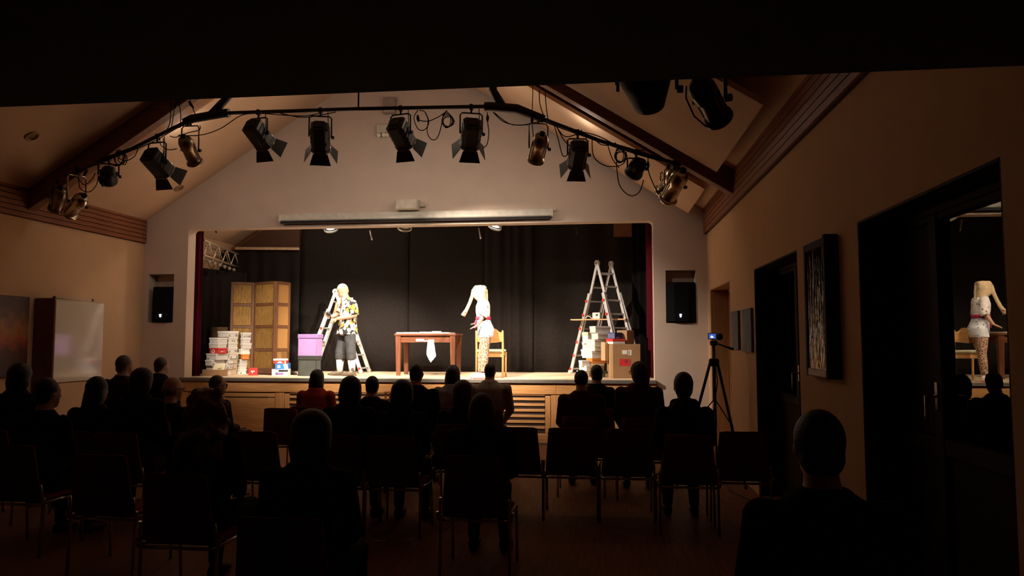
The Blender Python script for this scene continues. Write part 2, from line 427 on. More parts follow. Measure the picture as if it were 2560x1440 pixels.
# microphones on thin cables above the stage
for i, (u, v0, v1) in enumerate([(928, 576, 600), (1200, 570, 597), (1442, 566, 586), (539, 568, 582)]):
    a, b = PY(u - 3, v0, 13.2), PY(u + 2, v1, 13.2)
    t = thing('hanging_microphone', 'thin %s microphone hanging above the stage, %s' % (('grey', 'grey', 'dark', 'dark')[i], ('above the man', 'above the woman', 'near the right ladder', 'before the cream wall at left')[i]), 'microphone', b)
    MB().tube([V((a - b).to_tuple()) + V((0, 0, .9)), a - b], .004, 5).build('cable', CABLE, t)
    MB().tube([a - b, (a - b) * .5, (0, 0, 0)], [.010, .012, .016], 8).build('barrel', ALU if i < 2 else BLACKD, t)

# ================================================================== things on the proscenium wall
sc = thing('projection_screen', 'long white roller screen case mounted above the stage opening', 'screen', (0, YF - .07, 0))
a, b = PY(702, 531, YF - .07), PY(1381, 527, YF - .07); zz = (a.z + b.z) / 2
MB().span((a.x, -.055, zz - .125), (b.x, .06, zz), .015).build('case', WHITEP, sc)
MB().span((a.x + .02, -.052, zz - .155), (b.x - .02, .045, zz - .127)).build('slot', pm('black slot', (.008, .004, .004), .8), sc)
MB().span((a.x + .01, -.04, zz - .166), (b.x - .04, .0, zz - .156)).build('bottom_bar', BLACKD, sc)
for x in (a.x, b.x): MB().span((x - .015, -.06, zz - .128), (x + .015, .065, zz + .003), .004).build('end_cap', WHITEP, sc)
MB().span((b.x + .015, .0, zz - .03), (b.x + .06, .06, zz + .01), .004).build('bracket', WHITEP, sc)
p = PY(1022, 529, YF - .16)
t = thing('wall_loudspeaker', 'small pale wedge loudspeaker on the wall above the screen case', 'speaker', (p.x, YF, p.z))
MB().prism([(-.2, -.26, .03), (-.2, 0, .02), (-.2, 0, .2), (-.2, -.20, .2)], (.36, 0, 0)).build('housing', GREYBOX, t)
MB().prism([(-.185, -.268, .04), (-.185, -.258, .04), (-.185, -.206, .19), (-.185, -.214, .19)], (.33, 0, 0)).build('grille', pm('pale speaker mesh', (.62, .55, .47), .5), t)
MB().tube([(.16, -.1, .11), (.24, -.02, .11)], .02, 8).build('bracket', GREYBOX, t)
p = PY(977, 268, YF)
MB_ = MB().span((-.11, -.09, -.13), (.10, 0, .14), .01)
t = thing('wall_box', 'grey box high on the gable wall behind the lighting bar', 'box', (p.x, YF, p.z)); MB_.build('housing', pm('brown grey box', (.30, .23, .19), .6), t)
MB().span((-.09, -.095, -.10), (.08, -.089, -.02), .002).build('grille', GREYBOX, t)
p = PY(958, 330, YF)
t = thing('emergency_light', 'small clear emergency light on the gable wall behind a barn door spotlight', 'lamp', (p.x, YF, p.z))
MB().span((-.10, -.07, -.03), (.12, 0, .12), .01).build('housing', GREYBOX, t)
for x in (-.06, .03, .09): MB().ball((x, -.06, -.07), .04, 10, 8).build('lens', pm('bright plastic lens', (.8, .74, .66), .15), t)
# niche loudspeakers
for x0, x1, z0, z1, wh in ((-7.70, -7.32, 1.985, 2.60, 'left'), (1.06, 1.515, 1.955, 2.60, 'right')):
    t = thing('niche_loudspeaker', 'black loudspeaker with a lit lamp in the wall niche %s of the stage' % wh, 'speaker', ((x0 + x1) / 2, YF + .10, z0))
    w_ = (x1 - x0) / 2 - .005; h = z1 - z0
    MB().span((-w_, -.12, 0), (w_, .125, h), .015).build('cabinet', SPEAKER, t)
    rings = []
    MB().prism([(-w_ + .02, -.12, .02), (-w_ * .5, -.155, .02), (w_ * .5, -.155, .02), (w_ - .02, -.12, .02)], (0, 0, h - .04)).build('grille', SPEAKER, t)
    u = 404 if wh == 'left' else 1701; pz = PY(u, 790, YF - .02)
    MB().span((pz.x - t.location.x - .016, -.17, pz.z - z0 + .006), (pz.x - t.location.x + .016, -.15, pz.z - z0 + .03), .003).build('status_lamp', LED, t)
    MB().span((pz.x - t.location.x - .012, -.17, pz.z - z0 - .02), (pz.x - t.location.x + .012, -.15, pz.z - z0), .003).build('status_lamp', LED, t)
# ================================================================== right wall: door and windows
def glass_mat():
    m = bpy.data.materials.new('window glass'); m.use_nodes = True; N, L = m.node_tree.nodes, m.node_tree.links
    N.remove(N['Principled BSDF']); o = N['Material Output']
    fr_ = N.new('ShaderNodeFresnel'); fr_.inputs['IOR'].default_value = 1.62
    tr_ = N.new('ShaderNodeBsdfTransparent'); tr_.inputs['Color'].default_value = (.9, .93, .92, 1)
    gl = N.new('ShaderNodeBsdfGlossy'); gl.inputs['Roughness'].default_value = 0.0; gl.inputs['Color'].default_value = (1, .9, .76, 1)
    mx = N.new('ShaderNodeMixShader'); L.new(fr_.outputs[0], mx.inputs[0]); L.new(tr_.outputs[0], mx.inputs[1]); L.new(gl.outputs[0], mx.inputs[2])
    L.new(mx.outputs[0], o.inputs['Surface']); return m
GLASS = glass_mat()
def rippled_glass():
    m = GLASS.copy(); m.name = 'rippled glossy sheet'; N, L = m.node_tree.nodes, m.node_tree.links
    tc = N.new('ShaderNodeTexCoord'); mp = N.new('ShaderNodeMapping'); mp.inputs['Scale'].default_value = (1, 9, 2.0); L.new(tc.outputs['Object'], mp.inputs['Vector'])
    nz = N.new('ShaderNodeTexNoise'); nz.inputs['Scale'].default_value = 2.0; L.new(mp.outputs['Vector'], nz.inputs['Vector'])
    bp = N.new('ShaderNodeBump'); bp.inputs['Strength'].default_value = .35; bp.inputs['Distance'].default_value = .02; L.new(nz.outputs['Fac'], bp.inputs['Height'])
    for n in N:
        if n.type in ('BSDF_GLOSSY', 'FRESNEL'): L.new(bp.outputs['Normal'], n.inputs['Normal'])
    return m
XP = 1.96
def opening(name, n, ya, yb, xp, mull, frame_m, lining_m, lab, low_panel=True, handle=None, near=.09, far=.09, rail=1.12, panes=(True, True)):
    """A full-height glazed door or window set back in the wall: lining, frame, stiles, rails, panes."""
    root = MB().span((xp - .04, ya, OT - .05), (xp + .05, yb, OT)).build('%s_%d' % (name, n), frame_m); struct(root, lab)
    def q(nm, y0, y1, z0, z1, x0=-.035, x1=.035, mat=frame_m, ch=.006): return MB().span((xp + x0, y0, z0), (xp + x1, y1, z1), ch).build(nm, mat, root)
    MB().span((XR + .002, yb - .015, 0), (xp - .04, yb + .004, OT)).build('jamb_lining', lining_m, root)
    MB().span((XR + .002, ya - .004, 0), (xp - .04, ya + .015, OT)).build('jamb_lining', lining_m, root)
    MB().span((XR + .002, ya, OT - .015), (xp - .04, yb, OT + .004)).build('head_lining', lining_m, root)
    q('stile', ya, ya + near, 0, OT - .05); q('stile', yb - far, yb, 0, OT - .05); q('mullion', mull - .05, mull + .05, 0, OT - .05, -.045, .045)
    for i, (a, b) in enumerate(((ya + near, mull - .05), (mull + .05, yb - far))):
        q('rail', a, b, rail - .09, rail, -.04, .04); q('top_rail', a, b, OT - .09, OT - .05)
        if panes[i]: MB().span((xp - .004, a, rail), (xp + .004, b, OT - .09)).build('pane', GLASS, root)
        else: q('panel', a, b, rail, OT - .09, -.015, .015)
        q('lower_panel', a, b, .1, rail - .09, -.012, .02); q('bottom_rail', a, b, 0, .1)
    if handle:
        MB().tube([(xp - .05, handle, 1.36), (xp - .11, handle, 1.36), (xp - .11, handle, 1.24), (xp - .11, handle, 1.18)], .011, 8).build('handle', CHROME, root)
        MB().span((xp - .055, handle - .018, 1.28), (xp - .045, handle + .018, 1.44), .003).build('handle_plate', CHROME, root)
    return root
opening('door', 1, 9.98, 11.70, 2.0, 10.9, DOORW, DOORW, 'orange brown timber door in the opening nearest the stage', handle=10.8)
opening('window', 1, 6.62, 8.42, 1.96, 7.55, DARKW, DARKW, 'dark timber glazed door in the middle opening of the right wall', handle=7.48)
opening('window', 2, 3.33, 5.10, XP, 4.515, DARKW, DARKW, 'dark timber window mirroring the stage in the nearest opening', handle=4.52, far=.06, near=.10, panes=(True, False))
# night outside
struct(MB().span((2.3, 2.5, -.2), (9, 12, -.05)).build('ground_outside', pm('night ground', (.02, .02, .02), .9)))

def canvas(name, lab, cat, u0, u1, v0, v1, x, th, mat, grp=None):
    a, b = PX(u0, v0, x), PX(u1, v0, x); z1 = (a.z + b.z) / 2; z0 = PX((u0 + u1) / 2, v1, x).z
    t = thing(name, lab, cat, (x, (a.y + b.y) / 2, z0), 0, grp); h = abs(a.y - b.y) / 2; sg = -1 if x > 0 else 1
    MB().span((0, -h, 0), (sg * th, h, z1 - z0), .004).build('stretched_canvas', mat, t); return t, h, z1 - z0
def blots(name, cols, scale, stretch=(1, 1, 1), rough=.6):
    m = pm(name, cols[0], rough, 0, .1, scale, 0, 1, .4, stretch)
    r = [n for n in m.node_tree.nodes if n.type == 'VALTORGB'][0]; e = r.color_ramp.elements
    e[0].position, e[1].position = .25, .75; e[0].color = (*cols[0], 1); e[1].color = (*cols[-1], 1)
    for i, c in enumerate(cols[1:-1]): k = e.new(.25 + .5 * (i + 1) / (len(cols) - 1)); k.color = (*c, 1)
    return m
BLUE = blots('dim blue painting', [(.05, .08, .13), (.10, .13, .18), (.20, .20, .22)], 5, (1, 1, .5))
canvas('painting', 'blue grey canvas between the timber door and the second painting', 'picture', 1833, 1850, 778, 874, XR, .03, BLUE)
canvas('painting', 'dark blue canvas beside the dark glazed door', 'picture', 1860, 1883, 772, 880, XR, .03, BLUE)
def streaks():  # pale streaks paint a rippled reflection of the boxes into the colour
    m = bpy.data.materials.new('painted reflection streaks'); m.use_nodes = True; N, L = m.node_tree.nodes, m.node_tree.links; b = N['Principled BSDF']; b.inputs['Roughness'].default_value = .4
    tc = N.new('ShaderNodeTexCoord'); mp = N.new('ShaderNodeMapping'); mp.inputs['Scale'].default_value = (1, 14, 2.2); L.new(tc.outputs['Object'], mp.inputs['Vector'])
    nz = N.new('ShaderNodeTexNoise'); nz.inputs['Scale'].default_value = 1.6; nz.inputs['Detail'].default_value = 5; L.new(mp.outputs['Vector'], nz.inputs['Vector'])
    sp = N.new('ShaderNodeSeparateXYZ'); L.new(tc.outputs['Object'], sp.inputs[0])
    ma = N.new('ShaderNodeMath'); ma.operation = 'MULTIPLY_ADD'; L.new(sp.outputs['Z'], ma.inputs[0]); ma.inputs[1].default_value = -.75; L.new(nz.outputs['Fac'], ma.inputs[2])
    cr = N.new('ShaderNodeValToRGB'); L.new(ma.outputs[0], cr.inputs['Fac']); e = cr.color_ramp.elements
    e[0].position, e[0].color = .08, (.02, .015, .015, 1); e[1].position, e[1].color = .34, (.75, .62, .50, 1)
    L.new(cr.outputs['Color'], b.inputs['Base Color']); return m
# framed display case on the right wall
y0, y1, z0, z1 = 5.50, 6.20, 1.40, 2.44
t = thing('framed_picture', 'deep dark framed picture under glass on the right wall', 'picture', (XR, (y0 + y1) / 2, z0)); h = (y1 - y0) / 2; H = z1 - z0
for a, b in (((-.10, -h, 0), (0, -h + .05, H)), ((-.06, h - .05, 0), (0, h, H)), ((-.06, -h + .05, H - .06), (0, h - .05, H))): MB().span(a, b, .006).build('frame_bar', DARKW, t)
MB().span((-.06, -h + .05, 0), (0, h - .05, .06), .006).build('frame_bar', wood('mid brown frame timber', (.25, .12, .05), (.32, .16, .07), 1), t)
MB().span((-.03, -h + .05, .06), (-.012, h - .05, H - .06)).build('print', streaks(), t)  # sheet that carries the painted reflection
m = MB(); m.span((-.052, -h + .05, .06), (-.047, h - .05, H - .06)); m.build('pane', rippled_glass(), t)
# camcorder on a tripod by the right wall
p = PY(1784, 862, 8.9); base = V((p.x, p.y, 0))
t = thing('camcorder_tripod', 'tall black camera tripod with spread legs beside the right wall', 'tripod', base)
hz = PY(1780, 906, 8.9).z
MB().tube([(0, 0, hz - .45), (0, 0, p.z + .03)], [.02, .016], 10).build('centre_column', BLACKD, t)
MB().box((0, 0, hz), (.11, .10, .09), None, .015).build('shoulder', BLACKD, t)
MB().box((0, 0, p.z + .02), (.08, .09, .06), None, .012).build('head', BLACKD, t)
MB().tube([(.02, -.03, p.z + .02), (.12, -.08, p.z - .02), (.20, -.13, p.z - .05)], [.010, .010, .016], 8).build('pan_handle', BLACKD, t)
for k, a in enumerate((205, 335, 80)):
    d = V((cos(radians(a)), sin(radians(a)), 0))
    if k == 1: d *= .8
    f = d * (.52 if k == 0 else .42); s0 = d * .05 + V((0, 0, hz)); md = s0.lerp(f, .55)
    lg = MB().tube([s0, md], .017, 8).tube([md, f + V((0, 0, .02))], .012, 8).build('leg', BLACKD, t)
    MB().tube([s0.lerp(f, .5), (0, 0, hz - .42)], .007, 6).build('brace', BLACKD, t)
    MB().ball(f + V((0, 0, .02)), .022, 8, 6).build('foot', BLACKD, lg)
c = thing('camcorder', 'small black camcorder with lit flip out screen on the tripod', 'camera', (p.x, p.y, p.z + .05), .15)
MB().box((.06, .02, .045), (.075, .17, .08), None, .02).build('body', BLACKM, c)
MB().tube([(.06, .1, .05), (.06, .15, .05)], .03, 14).build('lens_barrel', BLACKD, c)
lcd = MB().box((-.03, -.045, .05), (.095, .012, .075), None, .004).build('flip_screen', BLACKD, c)
MB().box((-.03, -.053, .05), (.08, .004, .058)).build('lit_display', emit('dim blue display', (.05, .12, .5), 1.0), lcd)
MB().prism([(-.055, -.0562, .032), (-.012, -.0562, .032), (-.024, -.0562, .05), (-.042, -.0562, .06)], (0, .001, 0)).build('stage_image', emit('pale display picture', (.8, .85, 1), 1.6), lcd)
tag(MB().tube([(p.x - .02, p.y - .03, p.z + .03), (p.x + .03, p.y - .05, 1.2), (p.x - .04, p.y, .7), (p.x + .05, p.y + .05, .35), (p.x + .1, p.y, .06), (p.x + .1, p.y - .3, .012), (1.6, 7.9, .012), (1.62, 6.2, .012), (1.55, 5.2, .012)], .006, 6).build('power_cable', CABLE), 'thin black cable running from the camcorder down along the floor', 'cable')

# ================================================================== left wall
y = 9.7; xb = XL + .34
a, b = PX(142, 745, xb), PX(262, 750, xb); z1 = 2.27; z0 = 1.08
t = thing('display_board', 'glossy white display board standing off the left wall', 'board', (XL, a.y, 0)); L_ = b.y - a.y
MB().span((0, 0, 0), (.30, .035, z1), .004).build('side_panel', pm('side board in shade tone', (.20, .10, .05), .6), t)  # dark colour paints the shade on the face turned from the stage
MB().span((.02, L_ - .035, 0), (.30, L_, z1 - .02), .004).build('side_panel', WALL, t)
gw = pm('glossy white board', (.66, .58, .47), .10, 0, .03, 4, .03, 5, .8)
MB().span((.30, 0, z0), (.335, L_, z1 - .03), .006).build('glossy_panel', gw, t)
MB().span((.30, .01, .05), (.325, L_ - .02, z0 - .01), .004).build('lower_panel', WALL, t)
MB().tube([(.32, -.02, z1), (.32, L_ * .75, z1)], .012, 8).build('top_rail', GREYBOX, t)
for y_ in (-.02, L_ * .75): MB().ball((.32, y_, z1 + .005), .022, 8, 6).build('end_knob', pm('dark knob', (.1, .06, .04), .5), t)
def sunset():
    m = bpy.data.materials.new('orange landscape painting'); m.use_nodes = True; N, L = m.node_tree.nodes, m.node_tree.links; b = N['Principled BSDF']; b.inputs['Roughness'].default_value = .5
    tc = N.new('ShaderNodeTexCoord'); sp = N.new('ShaderNodeSeparateXYZ'); L.new(tc.outputs['Object'], sp.inputs[0])
    nz = N.new('ShaderNodeTexNoise'); nz.inputs['Scale'].default_value = 7; nz.inputs['Detail'].default_value = 6; L.new(tc.outputs['Object'], nz.inputs['Vector'])
    ma = N.new('ShaderNodeMath'); ma.operation = 'MULTIPLY_ADD'; L.new(nz.outputs['Fac'], ma.inputs[0]); ma.inputs[1].default_value = .5; L.new(sp.outputs['Z'], ma.inputs[2])
    cr = N.new('ShaderNodeValToRGB'); L.new(ma.outputs[0], cr.inputs['Fac']); e = cr.color_ramp.elements
    for i, (q, c) in enumerate([(.25, (.03, .02, .02)), (.5, (.10, .03, .02)), (.68, (.42, .09, .02)), (.8, (.40, .17, .06)), (1.0, (.16, .09, .08)), (1.25, (.07, .05, .08))]):
        k = e[i] if i < 2 else e.new(min(q / 1.3, 1)); k.position = min(q / 1.3, 1); k.color = (*c, 1)
    m2 = N.new('ShaderNodeMath'); m2.operation = 'DIVIDE'; m2.inputs[1].default_value = 1.45; L.new(ma.outputs[0], m2.inputs[0]); L.new(m2.outputs[0], cr.inputs['Fac'])
    L.new(cr.outputs['Color'], b.inputs['Base Color']); return m
canvas('painting', 'tall orange and purple landscape painting on the left wall', 'picture', -90, 70, 737, 945, XL, .035, sunset())
p = PY(983, 978, 11.55)
t = thing('side_table', 'small pale wooden table in front of the stage slats', 'table', (p.x, p.y, 0))
MB().box((0, 0, p.z - .015), (.22, .3, .03), None, .005).build('tabletop', BEECH, t)
for sx in (-1, 1):
    for sy in (-1, 1): MB().span((sx * .085 - .015, sy * .12 - .015, 0), (sx * .085 + .015, sy * .12 + .015, p.z - .03), .003).build('leg', BEECHV, t)
# ================================================================== lighting bar and lanterns
YL = 9.3
BAR = [(150, 441), (330, 372), (480, 297), (560, 283), (895, 272), (1225, 266), (1292, 272), (1500, 352), (1702, 413)]
BP = [PY(u, v, YL) for u, v in BAR]
bar = thing('lighting_bar', 'dark steel lighting bar slung under the rafters carrying the spotlights', 'lighting bar', BP[4])
o = BP[4]; B = [p - o for p in BP]
PIPE = pm('dark bronze pipe', (.03, .018, .012), .5, .3)
MB().tube([B[0], B[1], B[2]], .025, 10).build('pipe', PIPE, bar)
MB().tube([B[3], B[4], B[5]], .025, 10).build('pipe', PIPE, bar)
MB().tube([B[6], B[7], B[8]], .025, 10).build('pipe', PIPE, bar)
MB().tube([B[2] - (B[2] - B[1]) * .12, B[2], B[3], B[3] + (B[4] - B[3]) * .04], .058, 12).build('joint_sleeve', PIPE, bar)
MB().tube([B[5] - (B[5] - B[4]) * .04, B[5], B[6], B[6] + (B[7] - B[6]) * .34], [.058, .058, .06, .05], 12).build('joint_sleeve', PIPE, bar)
for (u0, v0), (u1, v1) in (((528, 287), (572, 240)), ((1258, 268), (1232, 225))):
    MB().tube([PY(u0, v0, YL) - o, PY(u1, v1, YL) - o, PY(u1, v1, YL) - o + V((0, 0, .9))], .055, 10).build('hanger', PIPE, bar)
for u, v in ((896, 272),): MB().tube([PY(u, v, YL) - o, PY(u, v - 4, YL) - o + V((0, 0, 1.4))], .012, 6).build('hanger_rod', PIPE, bar)
for u0, v0, u1, v1 in ((440, 250, 427, 330), (1332, 228, 1330, 300)):
    MB().tube([PY(u0, v0, YL) - o + V((0, 0, 1.0)), PY(u0, v0, YL) - o, PY(u1, v1, YL) - o], .006, 6).build('cable', CABLE, bar)
def cable(pts, r=.0065, y=YL - .04, n=24):
    P_ = [PY(u, v, y) - o for u, v in pts]; out = []
    for i in range(len(P_) - 1):        # smooth Catmull-Rom through the points
        a, b, c, d = P_[max(i - 1, 0)], P_[i], P_[i + 1], P_[min(i + 2, len(P_) - 1)]
        for k in range(6):
            t_ = k / 6; out.append(.5 * ((2 * b) + (c - a) * t_ + (2 * a - 5 * b + 4 * c - d) * t_ ** 2 + (3 * b - a - 3 * c + d) * t_ ** 3))
    out.append(P_[-1]); return MB().tube(out, r, 6).build('cable', CABLE, bar)
for pts in [
    [(181, 428), (200, 452), (212, 462), (230, 448), (238, 432)], [(197, 437), (200, 470), (222, 480), (240, 464), (246, 440)],
    [(285, 385), (310, 402), (335, 392), (345, 372)], [(265, 400), (290, 415), (308, 400), (312, 384)], [(300, 388), (296, 402), (312, 412), (318, 396), (312, 384)],
    [(400, 345), (402, 362), (420, 374), (442, 372)], [(408, 345), (410, 375), (405, 395), (409, 402)], [(425, 340), (440, 343), (470, 332), (498, 325), (500, 314)],
    [(445, 338), (500, 338), (550, 322), (600, 290), (640, 282)], [(428, 255), (424, 310), (405, 340)], [(447, 250), (452, 290), (450, 320)], [(475, 250), (488, 285), (498, 293)],
    [(640, 282), (700, 287), (760, 290), (800, 283)], [(700, 283), (750, 293), (790, 290), (840, 280)],
    [(1045, 275), (1035, 295), (1045, 322), (1062, 324), (1072, 305), (1062, 280), (1048, 276)], [(1062, 280), (1070, 300), (1068, 330), (1078, 348), (1092, 346), (1102, 320), (1108, 285)],
    [(1045, 300), (1070, 303), (1100, 290), (1118, 276)], [(1218, 280), (1219, 305), (1222, 330), (1218, 360), (1208, 370)],
    [(1232, 280), (1260, 305), (1300, 313), (1340, 306), (1362, 303)], [(1236, 282), (1275, 310), (1320, 312)],
    [(1330, 300), (1332, 330), (1335, 352)], [(1348, 225), (1350, 260), (1362, 295), (1374, 302)], [(1362, 224), (1366, 270), (1370, 300)],
    [(1385, 310), (1396, 350), (1405, 385), (1412, 391), (1420, 385)], [(1388, 312), (1410, 340), (1435, 338), (1455, 325)], [(1392, 318), (1410, 350), (1425, 365)],
    [(1480, 345), (1484, 390), (1510, 413), (1545, 415), (1562, 404), (1566, 380)], [(1485, 345), (1500, 360), (1520, 363), (1540, 357)], [(1420, 318), (1450, 328), (1500, 342), (1560, 372), (1612, 376)],
    [(1518, 358), (1530, 395), (1548, 420)], [(1541, 372), (1542, 420), (1550, 465), (1575, 489), (1598, 480), (1609, 450)], [(1620, 395), (1622, 430), (1638, 470), (1645, 480)],
    [(160, 440), (240, 412), (300, 388), (380, 356), (440, 322), (490, 300)], [(1290, 276), (1380, 312), (1480, 348), (1600, 388), (1690, 412)], [(570, 283), (700, 282), (820, 276), (980, 274), (1120, 270), (1220, 268)]]:
    cable(pts)
for cu, cv, n in ((1119, 300, 5), (1551, 388, 5), (300, 394, 3)):       # coiled spare lengths
    for k in range(n):
        q = [PY(cu + (10 + 2.4 * k % 5) * cos(a) + (k - 2) * 1.2, cv + (20 - 2 * k) * sin(a) + k, YL - .05 + .008 * k) - o for a in [2 * pi * j / 14 for j in range(15)]]
        MB().tube(q, .006, 6).build('cable_coil', CABLE, bar)
for u, v, du, dv in ((612, 262, 0, 0), (1045, 296, 2, 14), (1219, 296, 0, 14), (1330, 300, 0, 16), (1620, 412, 1, 14), (214, 432, -8, 14), (255, 458, 4, 14), (478, 262, 10, 14), (440, 262, -4, 16)):
    if dv: MB().tube([PY(u - du * .6, v - dv * .6, YL - .05) - o, PY(u, v, YL - .05) - o, PY(u + du * .6, v + dv * .6, YL - .05) - o], [.012, .022, .010], 8).build('plug', CABLE, bar)

def frame(ax):
    y = ax.normalized(); x = y.cross(V((0, 0, 1))).normalized(); z = x.cross(y); return Matrix((x, y, z)).transposed()
def hang(root, c, lat, wd, bz, yoff=0.0, mat=None, deep=.03):
    """A yoke: two arms from the pivots up to a cross bar, and the clamp on the pipe."""
    mat = mat or BLACKD; top = max(bz - c.z - .08, .10)
    a, b = lat * wd, lat * -wd
    MB().tube([a, a + V((0, 0, top * .9)), a * .8 + V((0, 0, top)), b * .8 + V((0, 0, top)), b + V((0, 0, top * .9)), b], .011, 6).build('yoke', mat, root)
    cl = MB().tube([(0, 0, top), (0, 0, bz - c.z - .02)], .014, 8); cl.box((0, 0, bz - c.z), (.05, .07, .075), None, .01); cl.build('clamp', BLACKD, root)
    k = MB().tube([a, a + lat * .035], .022, 10).build('tilt_knob', BLACKD, root)
def barz(u):
    for (u0, v0), (u1, v1) in zip(BAR, BAR[1:]):
        if u0 <= u <= u1: return PY(u, v0 + (v1 - v0) * (u - u0) / (u1 - u0), YL).z
    return PY(*BAR[-1], YL).z
def lamp(c, tgt, power, ang, blend, nm='lantern_beam'):
    ld = bpy.data.lights.new(nm, 'SPOT'); ld.energy = power; ld.color = LAMP_COLOUR; ld.spot_size = radians(ang); ld.spot_blend = blend; ld.shadow_soft_size = .05
    lo = bpy.data.objects.new(nm, ld); COL.objects.link(lo); lo.location = c; lo.rotation_euler = (V(tgt) - V(c)).to_track_quat('-Z', 'Y').to_euler(); return lo
def fill_lamp(c):
    ld = bpy.data.lights.new('added_fill', 'POINT'); ld.energy = FILL_LEVEL; ld.color = LAMP_COLOUR; ld.shadow_soft_size = .2
    lo = bpy.data.objects.new('added_fill', ld); COL.objects.link(lo); lo.location = c
def barndoor(rear, front, lab, tgt=None, power=0, ang=42, blend=.8, spill=1.0, sc=1.0, doors=(1, 1, 1, 1), y0=YL - .12, y1=YL + .16, bz=None):
    a, b = PY(*rear, y0), PY(*front, y1); c = a.lerp(b, .5); R = frame(b - a); T_ = lambda p: R @ (V(p) * sc)
    t = thing('barn_door_spotlight', lab, 'spotlight', c, 0, 'barn door spotlights on the lighting bar')
    oct_ = lambda y, wx, wz, ch: [T_(p) for p in ((-wx, y, -wz + ch), (-wx, y, wz - ch), (-wx + ch, y, wz), (wx - ch, y, wz), (wx, y, wz - ch), (wx, y, -wz + ch), (wx - ch, y, -wz), (-wx + ch, y, -wz))]
    def tubeoct(mb, secs):
        vs = [p for s_ in secs for p in oct_(*s_)]; n = len(secs); fs = [tuple(reversed(range(8))), tuple(range(8 * n - 8, 8 * n))]
        for k in range(n - 1): fs += [(k * 8 + i, k * 8 + (i + 1) % 8, k * 8 + 8 + (i + 1) % 8, k * 8 + 8 + i) for i in range(8)]
        return mb.add(vs, fs)
    tubeoct(MB(), [(-.185, .09, .10, .04), (-.165, .118, .128, .045), (.13, .118, .128, .045), (.15, .125, .135, .05), (.185, .125, .135, .05)]).build('housing', BLACKM, t)
    for s_ in (-1, 1):
        for k in range(3): MB().box(T_((s_ * .121, -.10 + .07 * k, 0)), V((.008, .035, .16)) * sc, R, .002).build('cooling_rib', BLACKD, t)
    MB().box(T_((0, -.19, .0)), V((.14, .02, .12)) * sc, R, .004).build('rear_plate', BLACKD, t)
    MB().lathe([(.10 * sc, 0), (.105 * sc, .012), (.06 * sc, .028), (.0, .032)], 18, Matrix.Translation(T_((0, .184, 0))) @ (R @ Matrix(((1, 0, 0), (0, 0, 1), (0, -1, 0))).transposed()).to_4x4() if False else Matrix.Translation(T_((0, .182, 0))) @ ((b - a).normalized().to_track_quat('Z', 'Y')).to_matrix().to_4x4()).build('lens', pm('lens glass', (.5, .48, .42), .12, 0, .05, 5, 0, 1, .8) if not power else emit('glowing lens', (1, .9, .75), 8.0), t)
    fl = .6
    for i, (ux, uz) in enumerate(((1, 0), (-1, 0), (0, 1), (0, -1))):
        if not doors[i]: continue
        n_ = V((ux, 0, uz)); w_ = V((uz, 0, ux)); L2 = .15 if ux else .14; q0 = n_ * .125 + V((0, .19, 0)); q1 = q0 + n_ * (L2 * fl) + V((0, L2 * .9, 0)); th = (n_ * .9 - V((0, fl, 0))).normalized() * .004
        vs = [q0 - w_ * .095, q0 + w_ * .095, q1 + w_ * .14, q1 - w_ * .14]
        d_ = MB().prism([T_(p) for p in vs], R @ th * sc).build('barn_door', BLACKD if uz > -1 else pm('warm black steel', (.02, .012, .01), .5), t)
        MB().tube([T_(q0 - w_ * .06), T_(q0 + w_ * .06)], .007 * sc, 6).build('hinge', CHROME, d_)
    bz = bz or barz((rear[0] + front[0]) / 2); lat = V((R[0][0], R[1][0], 0)).normalized()
    hang(t, c, lat, .145 * sc, bz)
    MB().tube([T_((.05, -.19, -.05)), T_((.05, -.25, -.09)), V((.08, -.05, -.2)), V((.12, -.02, .0)), V((.10, 0, bz - c.z))], .006, 6).build('cable', CABLE, t)
    if power:
        d = (b - a).normalized(); lp = c + d * (.235 * sc)
        lamp(lp, tgt, power, ang, blend); lamp(lp, tgt, SPILL * spill, 150, 1.0, 'added_scatter'); fill_lamp(V((c.x, YL + .75, (bz or barz((rear[0] + front[0]) / 2)) + .22)))
    return t
def par(rear, front, lab, mat, sc=1.0, y0=YL - .10, y1=YL + .14, bz=None, ribs=True):
    a, b = PY(*rear, y0), PY(*front, y1); c = a.lerp(b, .5); d = (b - a).normalized(); M = d.to_track_quat('Z', 'Y').to_matrix().to_4x4(); R = frame(b - a)
    t = thing('par_can', lab, 'spotlight', c, 0, 'round par can spotlights')
    k = sc
    MB().lathe([(.03 * k, -.22 * k), (.075 * k, -.205 * k), (.098 * k, -.15 * k), (.1 * k, -.05 * k), (.085 * k, -.03 * k), (.083 * k, .16 * k), (.086 * k, .165 * k)], 20, M).build('can', mat, t)
    MB().lathe([(.086 * k, .16 * k), (.112 * k, .168 * k), (.112 * k, .195 * k), (.088 * k, .2 * k), (.08 * k, .17 * k), (.086 * k, .16 * k)], 20, M).build('front_ring', mat, t)
    MB().lathe([(.0, .150 * k), (.08 * k, .155 * k), (.08 * k, .16 * k), (0, .165 * k)], 16, M).build('lens', pm('lens glass', (.5, .48, .42), .12), t)
    MB().lathe([(.035 * k, -.25 * k), (.04 * k, -.21 * k)], 12, M).build('rear_cap', BLACKD, t)
    for s_ in (-1, 1):
        MB().box(R @ V((s_ * .1, .02, .0)) * k, V((.012, .25, .02)) * k, R, .003).build('rib', mat, t)
    bz = bz or barz((rear[0] + front[0]) / 2); lat = V((R[0][0], R[1][0], 0)).normalized()
    hang(t, c, lat, .125 * k, bz, 0, mat if mat is not BLACKM else None)
    return t
